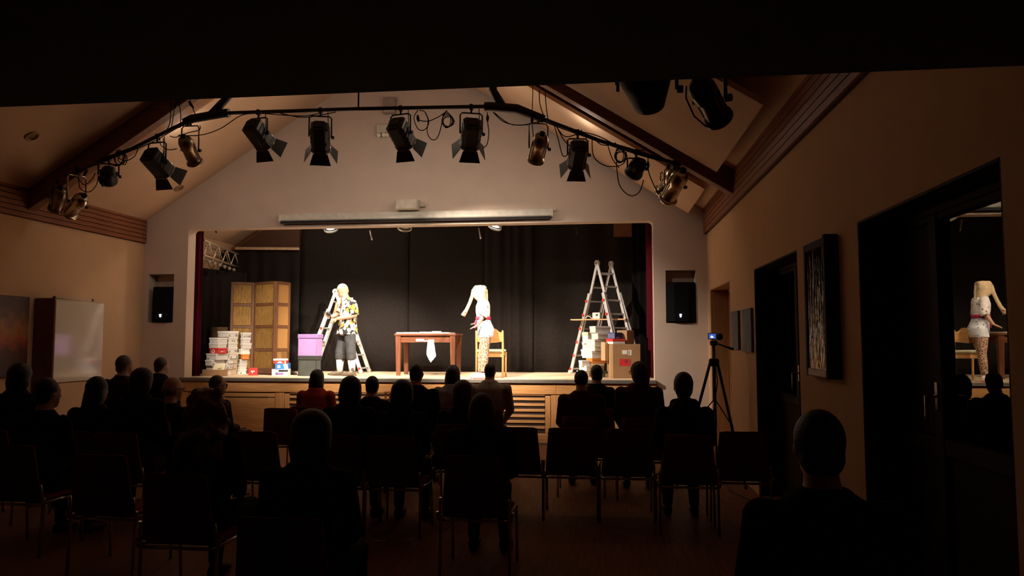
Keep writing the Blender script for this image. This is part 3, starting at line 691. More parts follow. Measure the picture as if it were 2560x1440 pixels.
def fresnel(rear, front, lab, sc=.8):
    a, b = PY(*rear, YL - .08), PY(*front, YL + .14); c = a.lerp(b, .5); d = (b - a).normalized(); M = d.to_track_quat('Z', 'Y').to_matrix().to_4x4(); R = frame(b - a)
    t = thing('small_fresnel', lab, 'spotlight', c, 0, 'small black fresnel spotlights'); k = sc
    MB().lathe([(.06 * k, -.16 * k), (.11 * k, -.14 * k), (.13 * k, -.02 * k), (.13 * k, .06 * k), (.15 * k, .08 * k), (.15 * k, .13 * k)], 18, M).build('housing', BLACKD, t)
    for q in range(6): MB().box(R @ V((.12 * cos(q), -.06, .12 * sin(q))) * k, V((.04, .1, .04)) * k, R, .006).build('cooling_fin', BLACKD, t)
    MB().lathe([(.0, .125 * k), (.13 * k, .13 * k), (0, .145 * k)], 16, M).build('lens', pm('lens glass', (.5, .48, .42), .12), t)
    lat = V((R[0][0], R[1][0], 0)).normalized(); hang(t, c, lat, .155 * k, barz((rear[0] + front[0]) / 2)); return t
# aims on the stage
A_man, A_tab, A_wom, A_box, A_left, A_mid = V((-4.3, 12.9, 1.75)), V((-3.2, 13.1, 1.6)), V((-1.9, 12.4, 1.8)), V((-.4, 12.9, 1.7)), V((-5.9, 13.0, 1.6)), V((-2.6, 12.8, 1.6))
barndoor((373, 386), (410, 428), 'black barn door spotlight nearest the left end of the lighting bar', A_left, KEY * .30, doors=(1, 0, 0, 1))
barndoor((628, 312), (662, 358), 'black barn door spotlight beside the left pipe joint, tilted right', A_box, KEY * .95, doors=(1, 0, 0, 1))
barndoor((799, 312), (802, 372), 'black barn door spotlight hanging straight, left of the bare pipe', A_man, KEY * .7)
barndoor((988, 308), (1014, 358), 'black barn door spotlight in front of the grey wall box', A_wom, KEY * .9, doors=(1, 0, 0, 1))
barndoor((1182, 308), (1174, 360), 'black barn door spotlight just left of the right pipe joint', A_man, KEY * .8, spill=1.3)
barndoor((1449, 362), (1440, 412), 'black round backed barn door spotlight on the right arm of the bar', A_mid, KEY * .45, spill=3.2, doors=(1, 1, 0, 1), sc=.9)
par((463, 352), (486, 402), 'gold coloured par can between two barn door lights on the left arm', BRASSY)
par((1353, 345), (1340, 398), 'gold coloured par can just right of the right pipe joint', BRASSY)
par((1700, 440), (1672, 492), 'shiny chrome par can at the right end of the bar', CHROME, 1.12)
par((1686, 432), (1655, 478), 'shiny chrome par can tucked behind the one at the right end', CHROME, .95, YL + .2, YL + .44)
par((208, 492), (172, 536), 'shiny chrome par can at the left end of the bar', CHROME, 1.0, YL - .1, YL + .05)
par((152, 470), (138, 528), 'dark par can hanging at the far left end of the bar', pm('smoky chrome', (.25, .18, .11), .35, .9), .9, YL - .1, YL + .1)
fresnel((272, 420), (270, 458), 'small black fresnel under the left arm of the bar')
fresnel((1602, 402), (1580, 438), 'small black fresnel under the right arm of the bar')
# the near pair, on a second bar hidden above the soffit
YN = 4.3
nb = thing('near_lighting_bar', 'short black lighting bar above the soffit edge at right', 'lighting bar', PY(1690, 150, YN))
MB().tube([(-.6, 0, 0), (.6, 0, 0)], .024, 10).build('pipe', PIPE, nb); MB().tube([(-.3, 0, 0), (-.3, 0, 2.3)], .015, 8).build('hanger_rod', PIPE, nb)
bzn = nb.location.z
a = PY(1618, 226, YN); c = a
t = thing('near_floodlight', 'large black floodlight hanging under the soffit edge, nearest left', 'spotlight', c)
M = V((.15, .75, -.6)).normalized().to_track_quat('Z', 'Y').to_matrix().to_4x4(); R3 = M.to_3x3()
MB().lathe([(.12, -.22), (.150, -.20), (.155, -.10), (.140, -.05), (.105, .06), (.09, .11), (.05, .13)], 20, M).build('housing', BLACKD, t)
for s_ in range(4):
    n_ = R3 @ V((cos(pi / 2 * s_), sin(pi / 2 * s_), 0)); w_ = R3 @ V((-sin(pi / 2 * s_), cos(pi / 2 * s_), 0)); ax = R3 @ V((0, 0, 1)); q0 = n_ * .11 + ax * .12; q1 = q0 + n_ * .035 + ax * .06
    MB().prism([n_ * .15 - ax * .2 - w_ * .05, n_ * .15 - ax * .2 + w_ * .05, n_ * .165 - ax * .09 + w_ * .05, n_ * .165 - ax * .09 - w_ * .05], n_ * .006).build('side_plate', BLACKD, t)
for k in range(5): MB().box(R3 @ V((0, .112, -.12 + .045 * k)), (.14, .02, .02), R3, .003).build('cooling_fin', BLACKD, t)
hang(t, c, V((1, 0, 0)), .17, bzn)
par((1752, 215), (1795, 292), 'large smoky chrome par can hanging under the soffit edge, nearest right', pm('dark smoked chrome', (.06, .045, .035), .3, .8), .78, YN - .06, YN + .14, bzn)
MB().tube([PY(1716, 215, YN) - nb.location, PY(1715, 245, YN) - nb.location, PY(1735, 290, YN) - nb.location, PY(1765, 316, YN) - nb.location, PY(1785, 312, YN) - nb.location], .005, 6).build('cable', CABLE, nb)
# floods behind the stage header, their lower rims just showing
for i, (u, v, on) in enumerate(((825, 566, 1), (1013, 563, 0), (1242, 560, 1))):
    c = PY(u, v, 12.9) + V((0, 0, .06))
    t = thing('stage_flood', 'stage flood peeping below the stage header, %s' % ('above the man', 'above the table', 'above the woman')[i], 'spotlight', c, 0, 'floods behind the stage header')
    M = (V((.25 * (1 - i), -.3, -.9))).normalized().to_track_quat('Z', 'Y').to_matrix().to_4x4()
    MB().lathe([(.05, -.16), (.10, -.12), (.12, .08), (.125, .1)], 18, M).build('housing', BLACKD, t)
    MB().lathe([(.121, .08), (.128, .075), (.128, .14), (.118, .14), (.115, .1), (.121, .08)], 18, M).build('rim', pm('bright lamp rim', (.75, .72, .66), .3, .7), t)
    MB().lathe([(0, .09), (.112, .095), (.0, .115)], 18, M).build('lens', emit('lit flood lens', (1, .95, .85), 5.0) if on else pm('lens glass', (.5, .48, .42), .12), t)
    MB().tube([(-.13, 0, 0), (-.13, 0, .2), (.13, 0, .2), (.13, 0, 0)], .01, 6).build('yoke', BLACKD, t)
    if i == 0:
        vl = bpy.data.lights.new('added_fill', 'POINT'); vl.energy = FILL_LEVEL * 9; vl.color = LAMP_COLOUR; vl.shadow_soft_size = .15; vo = bpy.data.objects.new('added_fill', vl); COL.objects.link(vo); vo.location = c + V((-.35, .1, .25))  # added point lamp, brightens the cream wall at the upper left
    if on: lamp(c + V((.25 * (1 - i), -.3, -.9)).normalized() * .2, c + V((.1 * (1 - i), .3, -.9)) * 2.5, KEY * .12, 90, .7, 'flood_beam')
sb = thing('stage_bar', 'steel bar behind the stage header that carries the floods', 'lighting bar', PY(1010, 560, 12.9) + V((0, 0, .34)))
MB().tube([(-3, 0, 0), (3, 0, 0)], .024, 8).build('pipe', PIPE, sb)
for x in (-2.4, 2.4): MB().tube([(x, 0, 0), (x, 0, 1.0)], .01, 6).build('hanger_rod', PIPE, sb)
# ================================================================== things on the stage
def card(nm, c, amt=.05, rough=.7): return pm(nm, c, rough, 0, amt, 5)
WHITE, OFFW, CREAM, KRAFT = card('white card', (.64, .62, .59)), card('off white card', (.55, .52, .48)), card('cream card', (.60, .52, .38)), card('brown kraft card', (.33, .19, .095), .08)
REDC, ORANGE, BLUEC, NAVY, DKB = card('red card', (.52, .035, .03)), card('orange card', (.66, .24, .05)), card('bright blue card', (.02, .17, .55)), card('navy card', (.02, .03, .13)), card('dark green card', (.03, .05, .035))
DARKBR, PURP, BRIGHTW = card('dark maroon card', (.05, .015, .02)), card('violet print card', (.22, .16, .36)), card('bright white card', (.78, .76, .72))
INK = card('grey print', (.22, .2, .19))
def geo(us, uL, uR, d, ang):
    s = F / d; k = (1500 - us) / d; ca, sa = cos(radians(ang)), sin(radians(ang))
    A = (us - uL) / max(s * ca - k * sa, 20) if us - uL > 1 else .28
    B = (uR - us) / max(s * sa + k * ca, 20)
    return A, B, V((-ca, sa, 0)), V((sa, ca, 0))
def carton(name, lab, us, uL, uR, d, z0, hpx, mat, ang=25, lid=None, lidh=.30, marks='', grp=None, A=None, B=None, cat='box', over=.006):
    """A card box standing on one corner edge towards the hall; returns the height of its top."""
    a_, b_, l, r = geo(us, uL, uR, d, ang); A = A or a_; B = B or b_
    h = hpx * d / F; p = PY(us, 900, d); cen = V((p.x, d, 0)) + (l * A + r * B) / 2
    R = Matrix((-l, r, V((0, 0, 1)))).transposed(); rz = math.atan2(R[1][0], R[0][0])
    t = thing(name, lab, cat, (cen.x, cen.y, z0), rz, grp)
    hx, hy = A / 2, B / 2; e = over if lid else 0
    MB().span((-hx + e, -hy + e, 0), (hx - e, hy - e, h - (.004 if lid else 0)), .003).build('carton_body', mat, t)
    if lid: MB().span((-hx, -hy, h * (1 - lidh)), (hx, hy, h), .003).build('lid', lid, t)
    # left seen face is -y, right seen face is +x (both in the box's own frame)
    def mark(face, q0, q1, h0, h1, m, nm='paper_label'):
        if face == 'L': return MB().span((-hx + 2 * hx * q0, -hy - .002 + e * .6, h * h0), (-hx + 2 * hx * q1, -hy + e + .001, h * h1)).build(nm, m, t)
        return MB().span((hx - e - .001, -hy + 2 * hy * q0, h * h0), (hx + .002 - e * .6, -hy + 2 * hy * q1, h * h1)).build(nm, m, t)
    if 'a' in marks: mark('R', .08, .2, .12, .42, INK)
    if 'b' in marks: mark('R', .7, .88, .12, .5, INK)
    if 'c' in marks: mark('R', .35, .45, .2, .5, INK); mark('R', .55, .66, .2, .45, INK)
    if 'd' in marks: mark('R', .5, .95, .08, .62, card('tan label', (.5, .38, .25)))
    if 'e' in marks: mark('L', .1, .3, .1, .3, INK)
    if 'z' in marks and not lid:            # tape seam of a plain carton
        mark('L', .46, .54, .0, 1.0, card('brown tape', (.45, .30, .17)), 'tape')
    t['top'] = z0 + h
    return t, h, (hx, hy, e), mark
WB = 'white shoe boxes in the left pile'
def swoosh(t, hx, hy, h, face, m, sc=1.0):
    pts = [(-.5, .1), (-.42, -.12), (-.25, -.2), (0, -.08), (.5, .22), (.05, .0), (-.2, -.04), (-.36, .02)]
    w_, H = sc * hx * .75, h * .75
    if face == 'R': vs = [(hx - .001, x * w_, h * .40 + z * H) for x, z in pts]; d = (.006, 0, 0)
    else: vs = [(x * w_ , -hy + .001, h * .40 + z * H) for x, z in pts]; d = (0, -.006, 0)
    return MB().prism(vs, d).build('logo', m, t)
# ---- left pile, three columns of boxes from the front to the back
d1, d2, d3 = 12.62, 12.84, 13.08
ordn = ['lowest', 'second from the bottom', 'third from the bottom', 'fourth from the bottom', 'fifth from the bottom', 'sixth from the bottom', 'seventh from the bottom', 'topmost']
z = ST
carton('kraft_carton', 'plain brown carton on the stage floor at the foot of the left pile', 553, 500, 562, 12.42, ST, 17, KRAFT, 12, None, marks='', A=None, B=.18)
fl = thing('open_flap', 'cream card sheet leaning against the boxes above the brown carton', 'card', PY(546, 927, 12.52), .25)
MB().prism([(-.11, 0, 0), (.09, 0, .0), (.11, .06, .13), (-.07, .06, .13)], (0, .004, 0)).build('card_sheet', CREAM, fl)
MB().prism([(-.02, -.001, .04), (.05, -.001, .045), (.055, .0155, .075), (.0, .0155, .07)], (0, -.001, 0)).build('green_print', card('yellow green print', (.5, .5, .2)), fl)
c1 = [(540, 506, 566, 16, DARKBR, None, 'dark maroon shoe box %s of the left column, behind the brown carton', ''),
      (541, 511, 562, 10, OFFW, WHITE, 'white shoe box second from the bottom of the left column', ''),
      (529, 510, 567, 15, OFFW, WHITE, 'white shoe box just above the cream card sheet', 'a'),
      (540, 511, 574, 17, OFFW, OFFW, 'wide white shoe box directly under the red one in the left column', 'e'),
      (545, 519, 570, 14.5, REDC, REDC, 'red shoe box with white swoosh in the left column', ''),
      (544, 517, 569, 12.5, OFFW, WHITE, 'white shoe box directly on the red one in the left column', ''),
      (543, 518, 571, 15, OFFW, WHITE, 'white shoe box on top of the left column', '')]
for i, (us, uL, uR, hp, m, lid, lab, mk) in enumerate(c1):
    lab = lab % 'at the bottom' if '%' in lab else lab
    t, h, (hx, hy, e), mark = carton('shoe_box', lab, us, uL, uR, d1, z, hp, m, 25, lid, .30, mk, 'shoe boxes in the left pile'); z += h
    if m is REDC:
        swoosh(t, hx, hy, h, 'R', BRIGHTW); MB().tube([(-hx * .1 + .035 * cos(a), -hy - .001, h * .38 + .035 * sin(a) * .8) for a in [pi * 1.9 * k / 12 + .4 for k in range(13)]], .006, 5).build('logo', BRIGHTW, t)
z = ST
c2 = [(562, 561, 597, 16, OFFW, CREAM, 'cream lidded shoe box at the bottom of the middle column', 'd'), (567, 565, 597, 14, OFFW, WHITE, 'white shoe box with small print second from the bottom of the middle column', 'acd'),
      (571, 569, 597, 13, OFFW, WHITE, 'white shoe box with tan label third from the bottom of the middle column', 'd'), (575, 573, 599, 16, OFFW, CREAM, 'slightly skewed white shoe box fourth from the bottom of the middle column', 'ab'),
      (571, 569, 596, 13.5, OFFW, WHITE, 'white shoe box fifth from the bottom of the middle column', 'ab'), (571, 569, 596, 13, OFFW, WHITE, 'plain white shoe box third from the top of the middle column', ''),
      (571, 569, 596, 14, OFFW, WHITE, 'white shoe box marked with small capitals under the topmost box', 'c')]
for us, uL, uR, hp, m, lid, lab, mk in c2:
    t, h, q, mark = carton('shoe_box', lab, us, uL, uR, d2, z, hp, m, 25, lid, .28, mk, 'shoe boxes in the left pile', A=.30); z += h
carton('shoe_box', 'white shoe box lying topmost across the left pile', 569, 538, 598, d2 - .02, z + .001, 16, OFFW, 25, WHITE, .34, 'ab', 'shoe boxes in the left pile')
z = ST
c3 = [(600, 597, 627, 14, BRIGHTW, BRIGHTW, 'bright white shoe box at the bottom of the right column', 'ab'), (600, 598, 620, 13, WHITE, WHITE, 'narrow white shoe box second from the bottom of the right column', ''),
      (600, 598, 623, 13, OFFW, WHITE, 'white shoe box directly under the orange one', ''), (607, 600, 625, 13, ORANGE, ORANGE, 'small orange shoe box in the right column of the left pile', ''),
      (603, 599, 630, 14, BRIGHTW, BRIGHTW, 'bright white shoe box directly on the orange one', ''), (606, 599, 631, 15, OFFW, WHITE, 'white shoe box third from the top of the right column', ''),
      (607, 598, 628, 13.5, OFFW, WHITE, 'white shoe box second from the top of the right column', ''), (607, 598, 629, 14.5, OFFW, WHITE, 'white shoe box with a row of print on top of the right column', 'abc')]
for us, uL, uR, hp, m, lid, lab, mk in c3:
    t, h, q, mark = carton('shoe_box', lab, us, uL, uR, d3, z, hp, m, 25, lid, .30, mk, 'shoe boxes in the left pile', A=.26 if us - uL < 6 else None); z += h
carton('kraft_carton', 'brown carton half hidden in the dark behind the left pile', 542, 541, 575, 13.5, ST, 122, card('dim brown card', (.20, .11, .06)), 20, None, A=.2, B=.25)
# red box on its end
t, h, (hx, hy, e), mark = carton('shoe_box', 'red shoe box standing on its long edge beside the left pile', 622, 620, 646, 12.78, ST, 19.5, REDC, 70, None, 0, '', A=.12)
MB().span((hx, -hy * .45, h * .5), (hx + .003, hy * .4, h * .64)).build('logo', BRIGHTW, t); swoosh(t, hx, hy, h * 1.1, 'R', BRIGHTW, .9)
# stack of three by the folding screen
z = ST; d = 12.75
t, h, (hx, hy, e), mark = carton('shoe_box', 'white, black and violet printed shoe box at the bottom of the short stack', 680, 675, 724, d, z, 17, BRIGHTW, 78, None, 0, ''); z += h
mark('R', .42, 1.0, .60, .88, BLACKD, 'printed_band'); mark('R', .45, .98, .66, .78, card('grey lettering', (.4, .4, .4)), 'lettering'); mark('R', .30, .72, .1, .5, PURP, 'printed_band'); mark('R', .24, .38, .12, .5, NAVY, 'printed_band'); mark('R', .27, .35, .2, .42, card('yellow patch', (.6, .5, .2)), 'printed_patch'); mark('L', .1, .9, .1, .5, PURP, 'printed_band')
t, h, (hx, hy, e), mark = carton('shoe_box', 'blue shoe box with white trefoil and three white stripes', 688, 679, 724, d, z, 14, BLUEC, 72, None, 0, ''); z += h
for k in range(3):
    q = .62 + .11 * k
    MB().prism([(hx, -hy + 2 * hy * q, h), (hx, -hy + 2 * hy * (q + .07), h), (hx, -hy + 2 * hy * (q + .17), 0), (hx, -hy + 2 * hy * (q + .10), 0)], (.003, 0, 0)).build('stripe', BRIGHTW, t)
m = MB()
for k in (-1, 0, 1):
    m.prism([(hx, -hy * .42 + hy * .3 * (k * .5 + .22 * q_[0] * (1 if k == 0 else 1)) , h * (.42 + .34 * q_[1] * (1 if k == 0 else .82))) for q_ in ((0, 0), (.9, .5), (.5, 1), (0, 1.25), (-.5, 1), (-.9, .5))], (.003, 0, 0))
m.span((hx, -hy * .42 - hy * .25, h * .22), (hx + .003, -hy * .42 + hy * .25, h * .30)); m.span((hx, -hy * .42 - hy * .22, h * .34), (hx + .003, -hy * .42 + hy * .22, h * .40))
m.build('logo', BRIGHTW, t)
t, h, (hx, hy, e), mark = carton('shoe_box', 'red shoe box with white lid and white emblem on the short stack', 683, 680, 719, d, z, 13, REDC, 78, BRIGHTW, .36, ''); z += h
MB().prism([(hx - .004, -.05, .012), (hx - .004, .05, .012), (hx - .004, .035, .03), (hx - .004, .01, .045), (hx - .004, -.03, .035)], (.006, 0, 0)).build('logo', BRIGHTW, t); mark('R', .86, .95, .1, .5, BRIGHTW)
p = PZ(729, 937, ST)
t = thing('black_shoe', 'black shoe lying on the stage beside the short stack', 'shoe', p, -.5)
MB().loft([((-.09, 0, .03), (0, .02, 0), (0, 0, .025)), ((-.05, 0, .045), (0, .04, 0), (0, 0, .045)), ((.03, 0, .035), (0, .042, 0), (0, 0, .032)), ((.10, 0, .025), (0, .035, 0), (0, 0, .022)), ((.13, 0, .018), (0, .015, 0), (0, 0, .012))], 10).build('upper', BLACKD, t)
MB().box((.02, 0, .006), (.24, .075, .012), None, .005).build('sole', BLACKD, t)
# storage boxes
def tub(name, lab, us, uL, uR, d, z0, h, mat, rim, ang, lip=True):
    A, B, l, r = geo(us, uL, uR, d, ang); p = PY(us, 900, d); cen = V((p.x, d, 0)) + (l * A + r * B) / 2
    t = thing(name, lab, 'box', (cen.x, cen.y, z0), math.atan2(-l.y, -l.x)); hx, hy = A / 2, B / 2
    MB().prism([(-hx + .015, -hy + .015, 0), (hx - .015, -hy + .015, 0), (hx - .015, hy - .015, 0), (-hx + .015, hy - .015, 0)], (0, 0, h - .02)).build('fabric_body', mat, t)
    MB().span((-hx, -hy, h - .075), (hx, hy, h), .008).build('lid', rim, t)
    for sx in (-1, 1): MB().span((sx * (hx - .02) - .008, -hy + .008, 0), (sx * (hx - .02) + .008, -hy + .016, h - .076)).build('seam', rim, t)
    return h
VIO = pm('violet fabric', (.30, .18, .40), .75, 0, .06, 20, .1, 150); VIO2 = pm('violet fabric rim', (.25, .14, .35), .75, 0, .06, 20)
GRY = pm('charcoal fabric', (.045, .05, .045), .8, 0, .2, 8); GRY2 = pm('black fabric rim', (.022, .022, .022), .8)
d = 12.62; hb = 53 * d / F
tub('storage_box', 'black fabric storage box standing on the stage under the violet one', 792, 739, 806, d, ST, hb, GRY, GRY2, 14)
tub('storage_box', 'violet fabric storage box stacked on the black one', 792, 738, 809, d, ST + hb, 56 * d / F, VIO, VIO2, 14)

# ---- folding screen of three reed panels
fs = thing('folding_screen', 'wooden folding screen with three reed filled panels', 'screen', (0, 0, ST))
RW = wood('brown screen timber', (.095, .036, .013), (.14, .056, .021), 2, .5); REED = pm('straw coloured reed', (.20, .105, .025), .7, 0, .35, 18, 0, 1, .2, (8, 8, .6), (.34, .19, .055))
REED2 = pm('plain straw cloth', (.28, .135, .036), .75, 0, .06, 30)
crn = [PY(572, 900, 13.05), PY(633, 900, 13.30), PY(686, 900, 12.98), PY(722, 900, 13.38)]
ztop = PY(640, 706, 13.2).z - ST
rnd = random.Random(3)
for i in range(3):
    a, b = V((crn[i].x, crn[i].y, 0)), V((crn[i + 1].x, crn[i + 1].y, 0)); d = (b - a).normalized(); n = V((-d.y, d.x, 0)); L_ = (b - a).length
    if n.y > 0: n = -n
    R = Matrix((d, -n, V((0, 0, 1)))).transposed(); m_ = (a + b) / 2
    pan = MB().box(a + d * .03 + V((0, 0, ztop / 2)), (.05, .035, ztop), R, .004).box(b - d * .03 + V((0, 0, ztop / 2)), (.05, .035, ztop), R, .004).build('panel_frame', RW, fs)
    zs = [.07, ztop * .265, ztop * .515, ztop * .755, ztop - .02]
    for zz in zs: MB().box(m_ + V((0, 0, zz)), (L_ - .10, .03, .05 if zz > .1 else .10), R, .004).build('cross_rail', RW, pan)
    for k in range(4):
        z0, z1 = zs[k] + .03, zs[k + 1] - .025
        if i == 2: MB().box(m_ + V((0, 0, (z0 + z1) / 2)), (L_ - .11, .006, z1 - z0), R).build('infill', REED2, pan); continue
        mb = MB(); q = -L_ / 2 + .06
        while q < L_ / 2 - .06:
            w_ = rnd.uniform(.006, .013); wob = rnd.uniform(-.008, .008)
            p0, p1 = m_ + d * q + n * rnd.uniform(0, .005) + V((0, 0, z0)), m_ + d * (q + wob) + n * rnd.uniform(0, .005) + V((0, 0, z1))
            mb.prism([p0 - d * w_ / 2, p0 + d * w_ / 2, p1 + d * w_ / 2, p1 - d * w_ / 2], n * .004); q += w_ * .82
        mb.m = 0; o_ = mb.build('reed_infill', REED, pan); o_['kind'] = 'stuff'
        MB().box(m_ - n * .006 + V((0, 0, (z0 + z1) / 2)), (L_ - .11, .003, z1 - z0), R).build('backing', REED2, pan)

# ---- table with towel and papers
TBL = wood('reddish table timber', (.13, .043, .02), (.2, .07, .032), 0, .4); TBLV = wood('reddish table leg', (.13, .043, .02), (.18, .065, .03), 2, .4)
xl, xr, ya, yb = -3.67, -2.545, 12.98, 13.66
t = thing('table', 'reddish wooden table with white top in the middle of the stage', 'table', ((xl + xr) / 2, (ya + yb) / 2, ST)); hx, hy = (xr - xl) / 2, (yb - ya) / 2; th = .755
MB().span((-hx, -hy, th - .035), (hx, hy, th), .004).build('tabletop', TBL, t)
MB().span((-hx + .03, -hy + .02, th - .003), (hx - .14, hy - .04, th + .022)).build('white_board', pm('white laminate', (.75, .73, .68), .4), t)
MB().span((-hx + .06, -hy + .05, th - .16), (hx - .06, -hy + .075, th - .036), .003).build('apron', TBL, t); MB().span((-hx + .06, hy - .075, th - .16), (hx - .06, hy - .05, th - .036), .003).build('apron', TBL, t)
for sx in (-1, 1):
    MB().span((sx * (hx - .06) - .012, -hy + .07, th - .16), (sx * (hx - .06) + .012, hy - .07, th - .036), .003).build('apron', TBL, t)
    for sy in (-1, 1):
        c = V((sx * (hx - .065), sy * (hy - .065), 0)); MB().loft([((c.x, c.y, 0), (.032, .032, 0), (-.032, .032, 0)), ((c.x, c.y, th - .036), (.048, .048, 0), (-.048, .048, 0))], 4, False).build('leg', TBLV, t)
for i, (x, y_, w_, h_) in enumerate(((-.30, -.1, .2, .003), (-.05, .05, .26, .012), (.16, -.12, .16, .02))):
    tag(MB().box((t.location.x + x, t.location.y + y_, ST + th + .0225 + h_ / 2), (w_, .16, h_), Matrix.Rotation(.2 * i - .1, 3, 'Z'), .001).build('paper_sheet', BRIGHTW), ('white sheet of paper at the left of the table top', 'white paper in the middle of the table top', 'small white pad at the right of the table top')[i], 'paper')
p = PY(1053, 850, 12.98)
tr_ = thing('white_bowl', 'small white dish fixed at the front edge of the table beside the towel', 'dish', (p.x, 12.955, p.z - .03))
MB().span((-.08, -.06, 0), (.05, .05, .05), .012).build('dish', BRIGHTW, tr_); MB().span((.05, -.03, .0), (.16, .04, .022), .006).build('handle', BRIGHTW, tr_)
# towel hanging from the table front
p = PY(1076, 848, 12.95); pb = PY(1078, 905, 12.95); L_ = p.z - pb.z
tw = thing('hand_towel', 'white hand towel hanging from the front of the table', 'towel', (p.x, 12.965, p.z)); m = MB(); vs = []; NX, NZ = 14, 10
EDG = [(849, 1071, 1085), (858, 1069, 1085), (868, 1068, 1087), (878, 1067, 1088), (886, 1067, 1090), (891, 1069, 1090), (895, 1071, 1087), (899, 1073, 1084), (902, 1075, 1081), (905, 1076, 1079)]
NZ = len(EDG) - 1
for s_ in (0, 1):
    for k, (v_, ul, ur) in enumerate(EDG):
        a_, b_ = PY(ul, v_, 12.95), PY(ur, v_, 12.95); q = k / NZ
        for i in range(NX + 1):
            a = i / NX; vs.append((a_.x + (b_.x - a_.x) * a - p.x, -.024 - .014 * sin(a * 12 + q * 2) * (.5 + .6 * q) + s_ * .006, a_.z - p.z + .01 * sin(a * 9) * q))
W = NX + 1; H = W * (NZ + 1); fs_ = []
for k in range(NZ):
    for i in range(NX): a = k * W + i; fs_ += [(a, a + 1, a + W + 1, a + W), (H + a, H + a + W, H + a + W + 1, H + a + 1)]
for i in range(NX): fs_ += [(i, H + i, H + i + 1, i + 1), (NZ * W + i, NZ * W + i + 1, H + NZ * W + i + 1, H + NZ * W + i)]
for k in range(NZ): fs_ += [(k * W, k * W + W, H + k * W + W, H + k * W), (k * W + NX, H + k * W + NX, H + k * W + W + NX, k * W + W + NX)]
m.add(vs, fs_, True); m.build('cloth', BRIGHTW, tw)

# ---- chair seen from behind
CH = wood('honey beech', (.55, .30, .11), (.66, .38, .16), 2, .45)
c = thing('wooden_chair', 'honey coloured wooden chair with pale cushion, seen from behind', 'chair', (-1.86, 12.66, ST)); hx = .225
for sx in (-1, 1):
    MB().loft([((sx * hx, -.2, 0), (.018, 0, 0), (0, .022, 0)), ((sx * hx, -.185, .46), (.02, 0, 0), (0, .03, 0)), ((sx * hx, -.215, .72), (.018, 0, 0), (0, .022, 0)), ((sx * hx, -.23, .80), (.014, 0, 0), (0, .014, 0))], 10).build('rear_leg', CH, c)
    MB().loft([((sx * hx, .2, 0), (.017, 0, 0), (0, .019, 0)), ((sx * hx, .19, .43), (.02, 0, 0), (0, .022, 0))], 10).build('leg', CH, c)
    MB().span((sx * hx - .012, -.19, .37), (sx * hx + .012, .2, .43), .004).build('side_rail', CH, c)
MB().span((-hx, .18, .37), (hx, .202, .43), .004).build('front_rail', CH, c); MB().span((-hx, -.195, .35), (hx, -.172, .41), .004).build('rear_rail', CH, c)
MB().box((0, .005, .455), (.47, .43, .05), None, .02).build('cushion', pm('pale green cream cloth', (.60, .62, .45), .8), c)
m = MB(); n = 16; vs = []
for s_ in (0, 1):
    for i in range(n + 1):
        a = i / n; x = -hx + .01 + (2 * hx - .02) * a; cu = -.04 * (1 - (2 * a - 1) ** 2); e = min(a, 1 - a)
        top = .77 + (.06 * (1 if e > .25 else (0 if e < .08 else .5 - .5 * cos((e - .08) / .17 * pi)))); bot = .59 + .025 * (2 * a - 1) ** 2
        vs += [(x, -.205 + cu + s_ * .014, bot), (x, -.225 + cu + s_ * .014, top)]
H = 2 * (n + 1); fs_ = []
for i in range(n):
    a = 2 * i; fs_ += [(a, a + 2, a + 3, a + 1), (H + a, H + a + 1, H + a + 3, H + a + 2), (a, H + a, H + a + 2, a + 2), (a + 1, a + 3, H + a + 3, H + a + 1)]
fs_ += [(0, 1, H + 1, H), (2 * n, H + 2 * n, H + 2 * n + 1, 2 * n + 1)]
m.add(vs, fs_); m.build('backrest', wood('honey beech plywood', (.52, .27, .09), (.62, .34, .13), 0, .4), c)

# ---- ladders
def ladder(lab, apexA, wdir, width, sdir, spread, height, nr, wide_from=.27):
    """Telescopic A-ladder: two halves of inner and outer rails joined by round hinges."""
    t = thing('step_ladder', lab, 'ladder', (apexA.x, apexA.y, ST)); H = height; up = V((0, 0, 1))
    wv, sv = V((*wdir, 0)).normalized() * width, V((*sdir, 0)).normalized(); wn = wv.normalized()
    for side_ in (-1, 1):
        foot = sv * side_ * spread / 2
        def at(q, off, k): return up * H * (1 - q) + foot * q + (wv if k else V((0, 0, 0))) + wn * (off * (1 if k else -1))
        fl_ = lambda q: .012 + .05 * max(0, q - wide_from)
        for k in (0, 1):
            MB().beam(at(.0, 0, k), at(.66, 0, k), .03, .06, foot if foot.length else sv, .006).build('inner_rail', ALU, t)
            ml = MB().beam(at(wide_from, .03, k), at(1 - .012, .03 + fl_(1), k), .034, .072, foot, .006).build('outer_rail', ALU, t)
            e = at(1, .03 + fl_(1), k); MB().box(e + up * .03, (.055, .085, .06), Matrix.Rotation(math.atan2(sv.y, sv.x), 3, 'Z') , .008).build('rubber_foot', WHITEP, ml)
        for i in range(nr):
            q = (i + .75) / (nr + .1); wide = q > wide_from + .02
            a, b = at(q, .03 + fl_(q) if wide else 0, 0), at(q, .03 + fl_(q) if wide else 0, 1)
            r_ = MB().beam(a, b, .045, .03, up, .005).build('rung', ALU, t)
            if wide:
                for e, o_ in ((a, -wn), (b, wn)): MB().tube([e + o_ * .0, e + o_ * .035], .024, 8).build('rung_cap', REDCAP, r_)
    for k in (0, 1):
        c = up * (H + .0) + (wv if k else V((0, 0, 0)))
        MB().tube([c - wn * .024, c + wn * .024], .058, 18).build('hinge', ALU, t); MB().tube([c - wn * .034, c + wn * .034], .018, 10).build('hinge_pin', pm('dull pin steel', (.25, .24, .23), .5, .5), t)
    return t
aR = PY(1493, 658, 13.85)
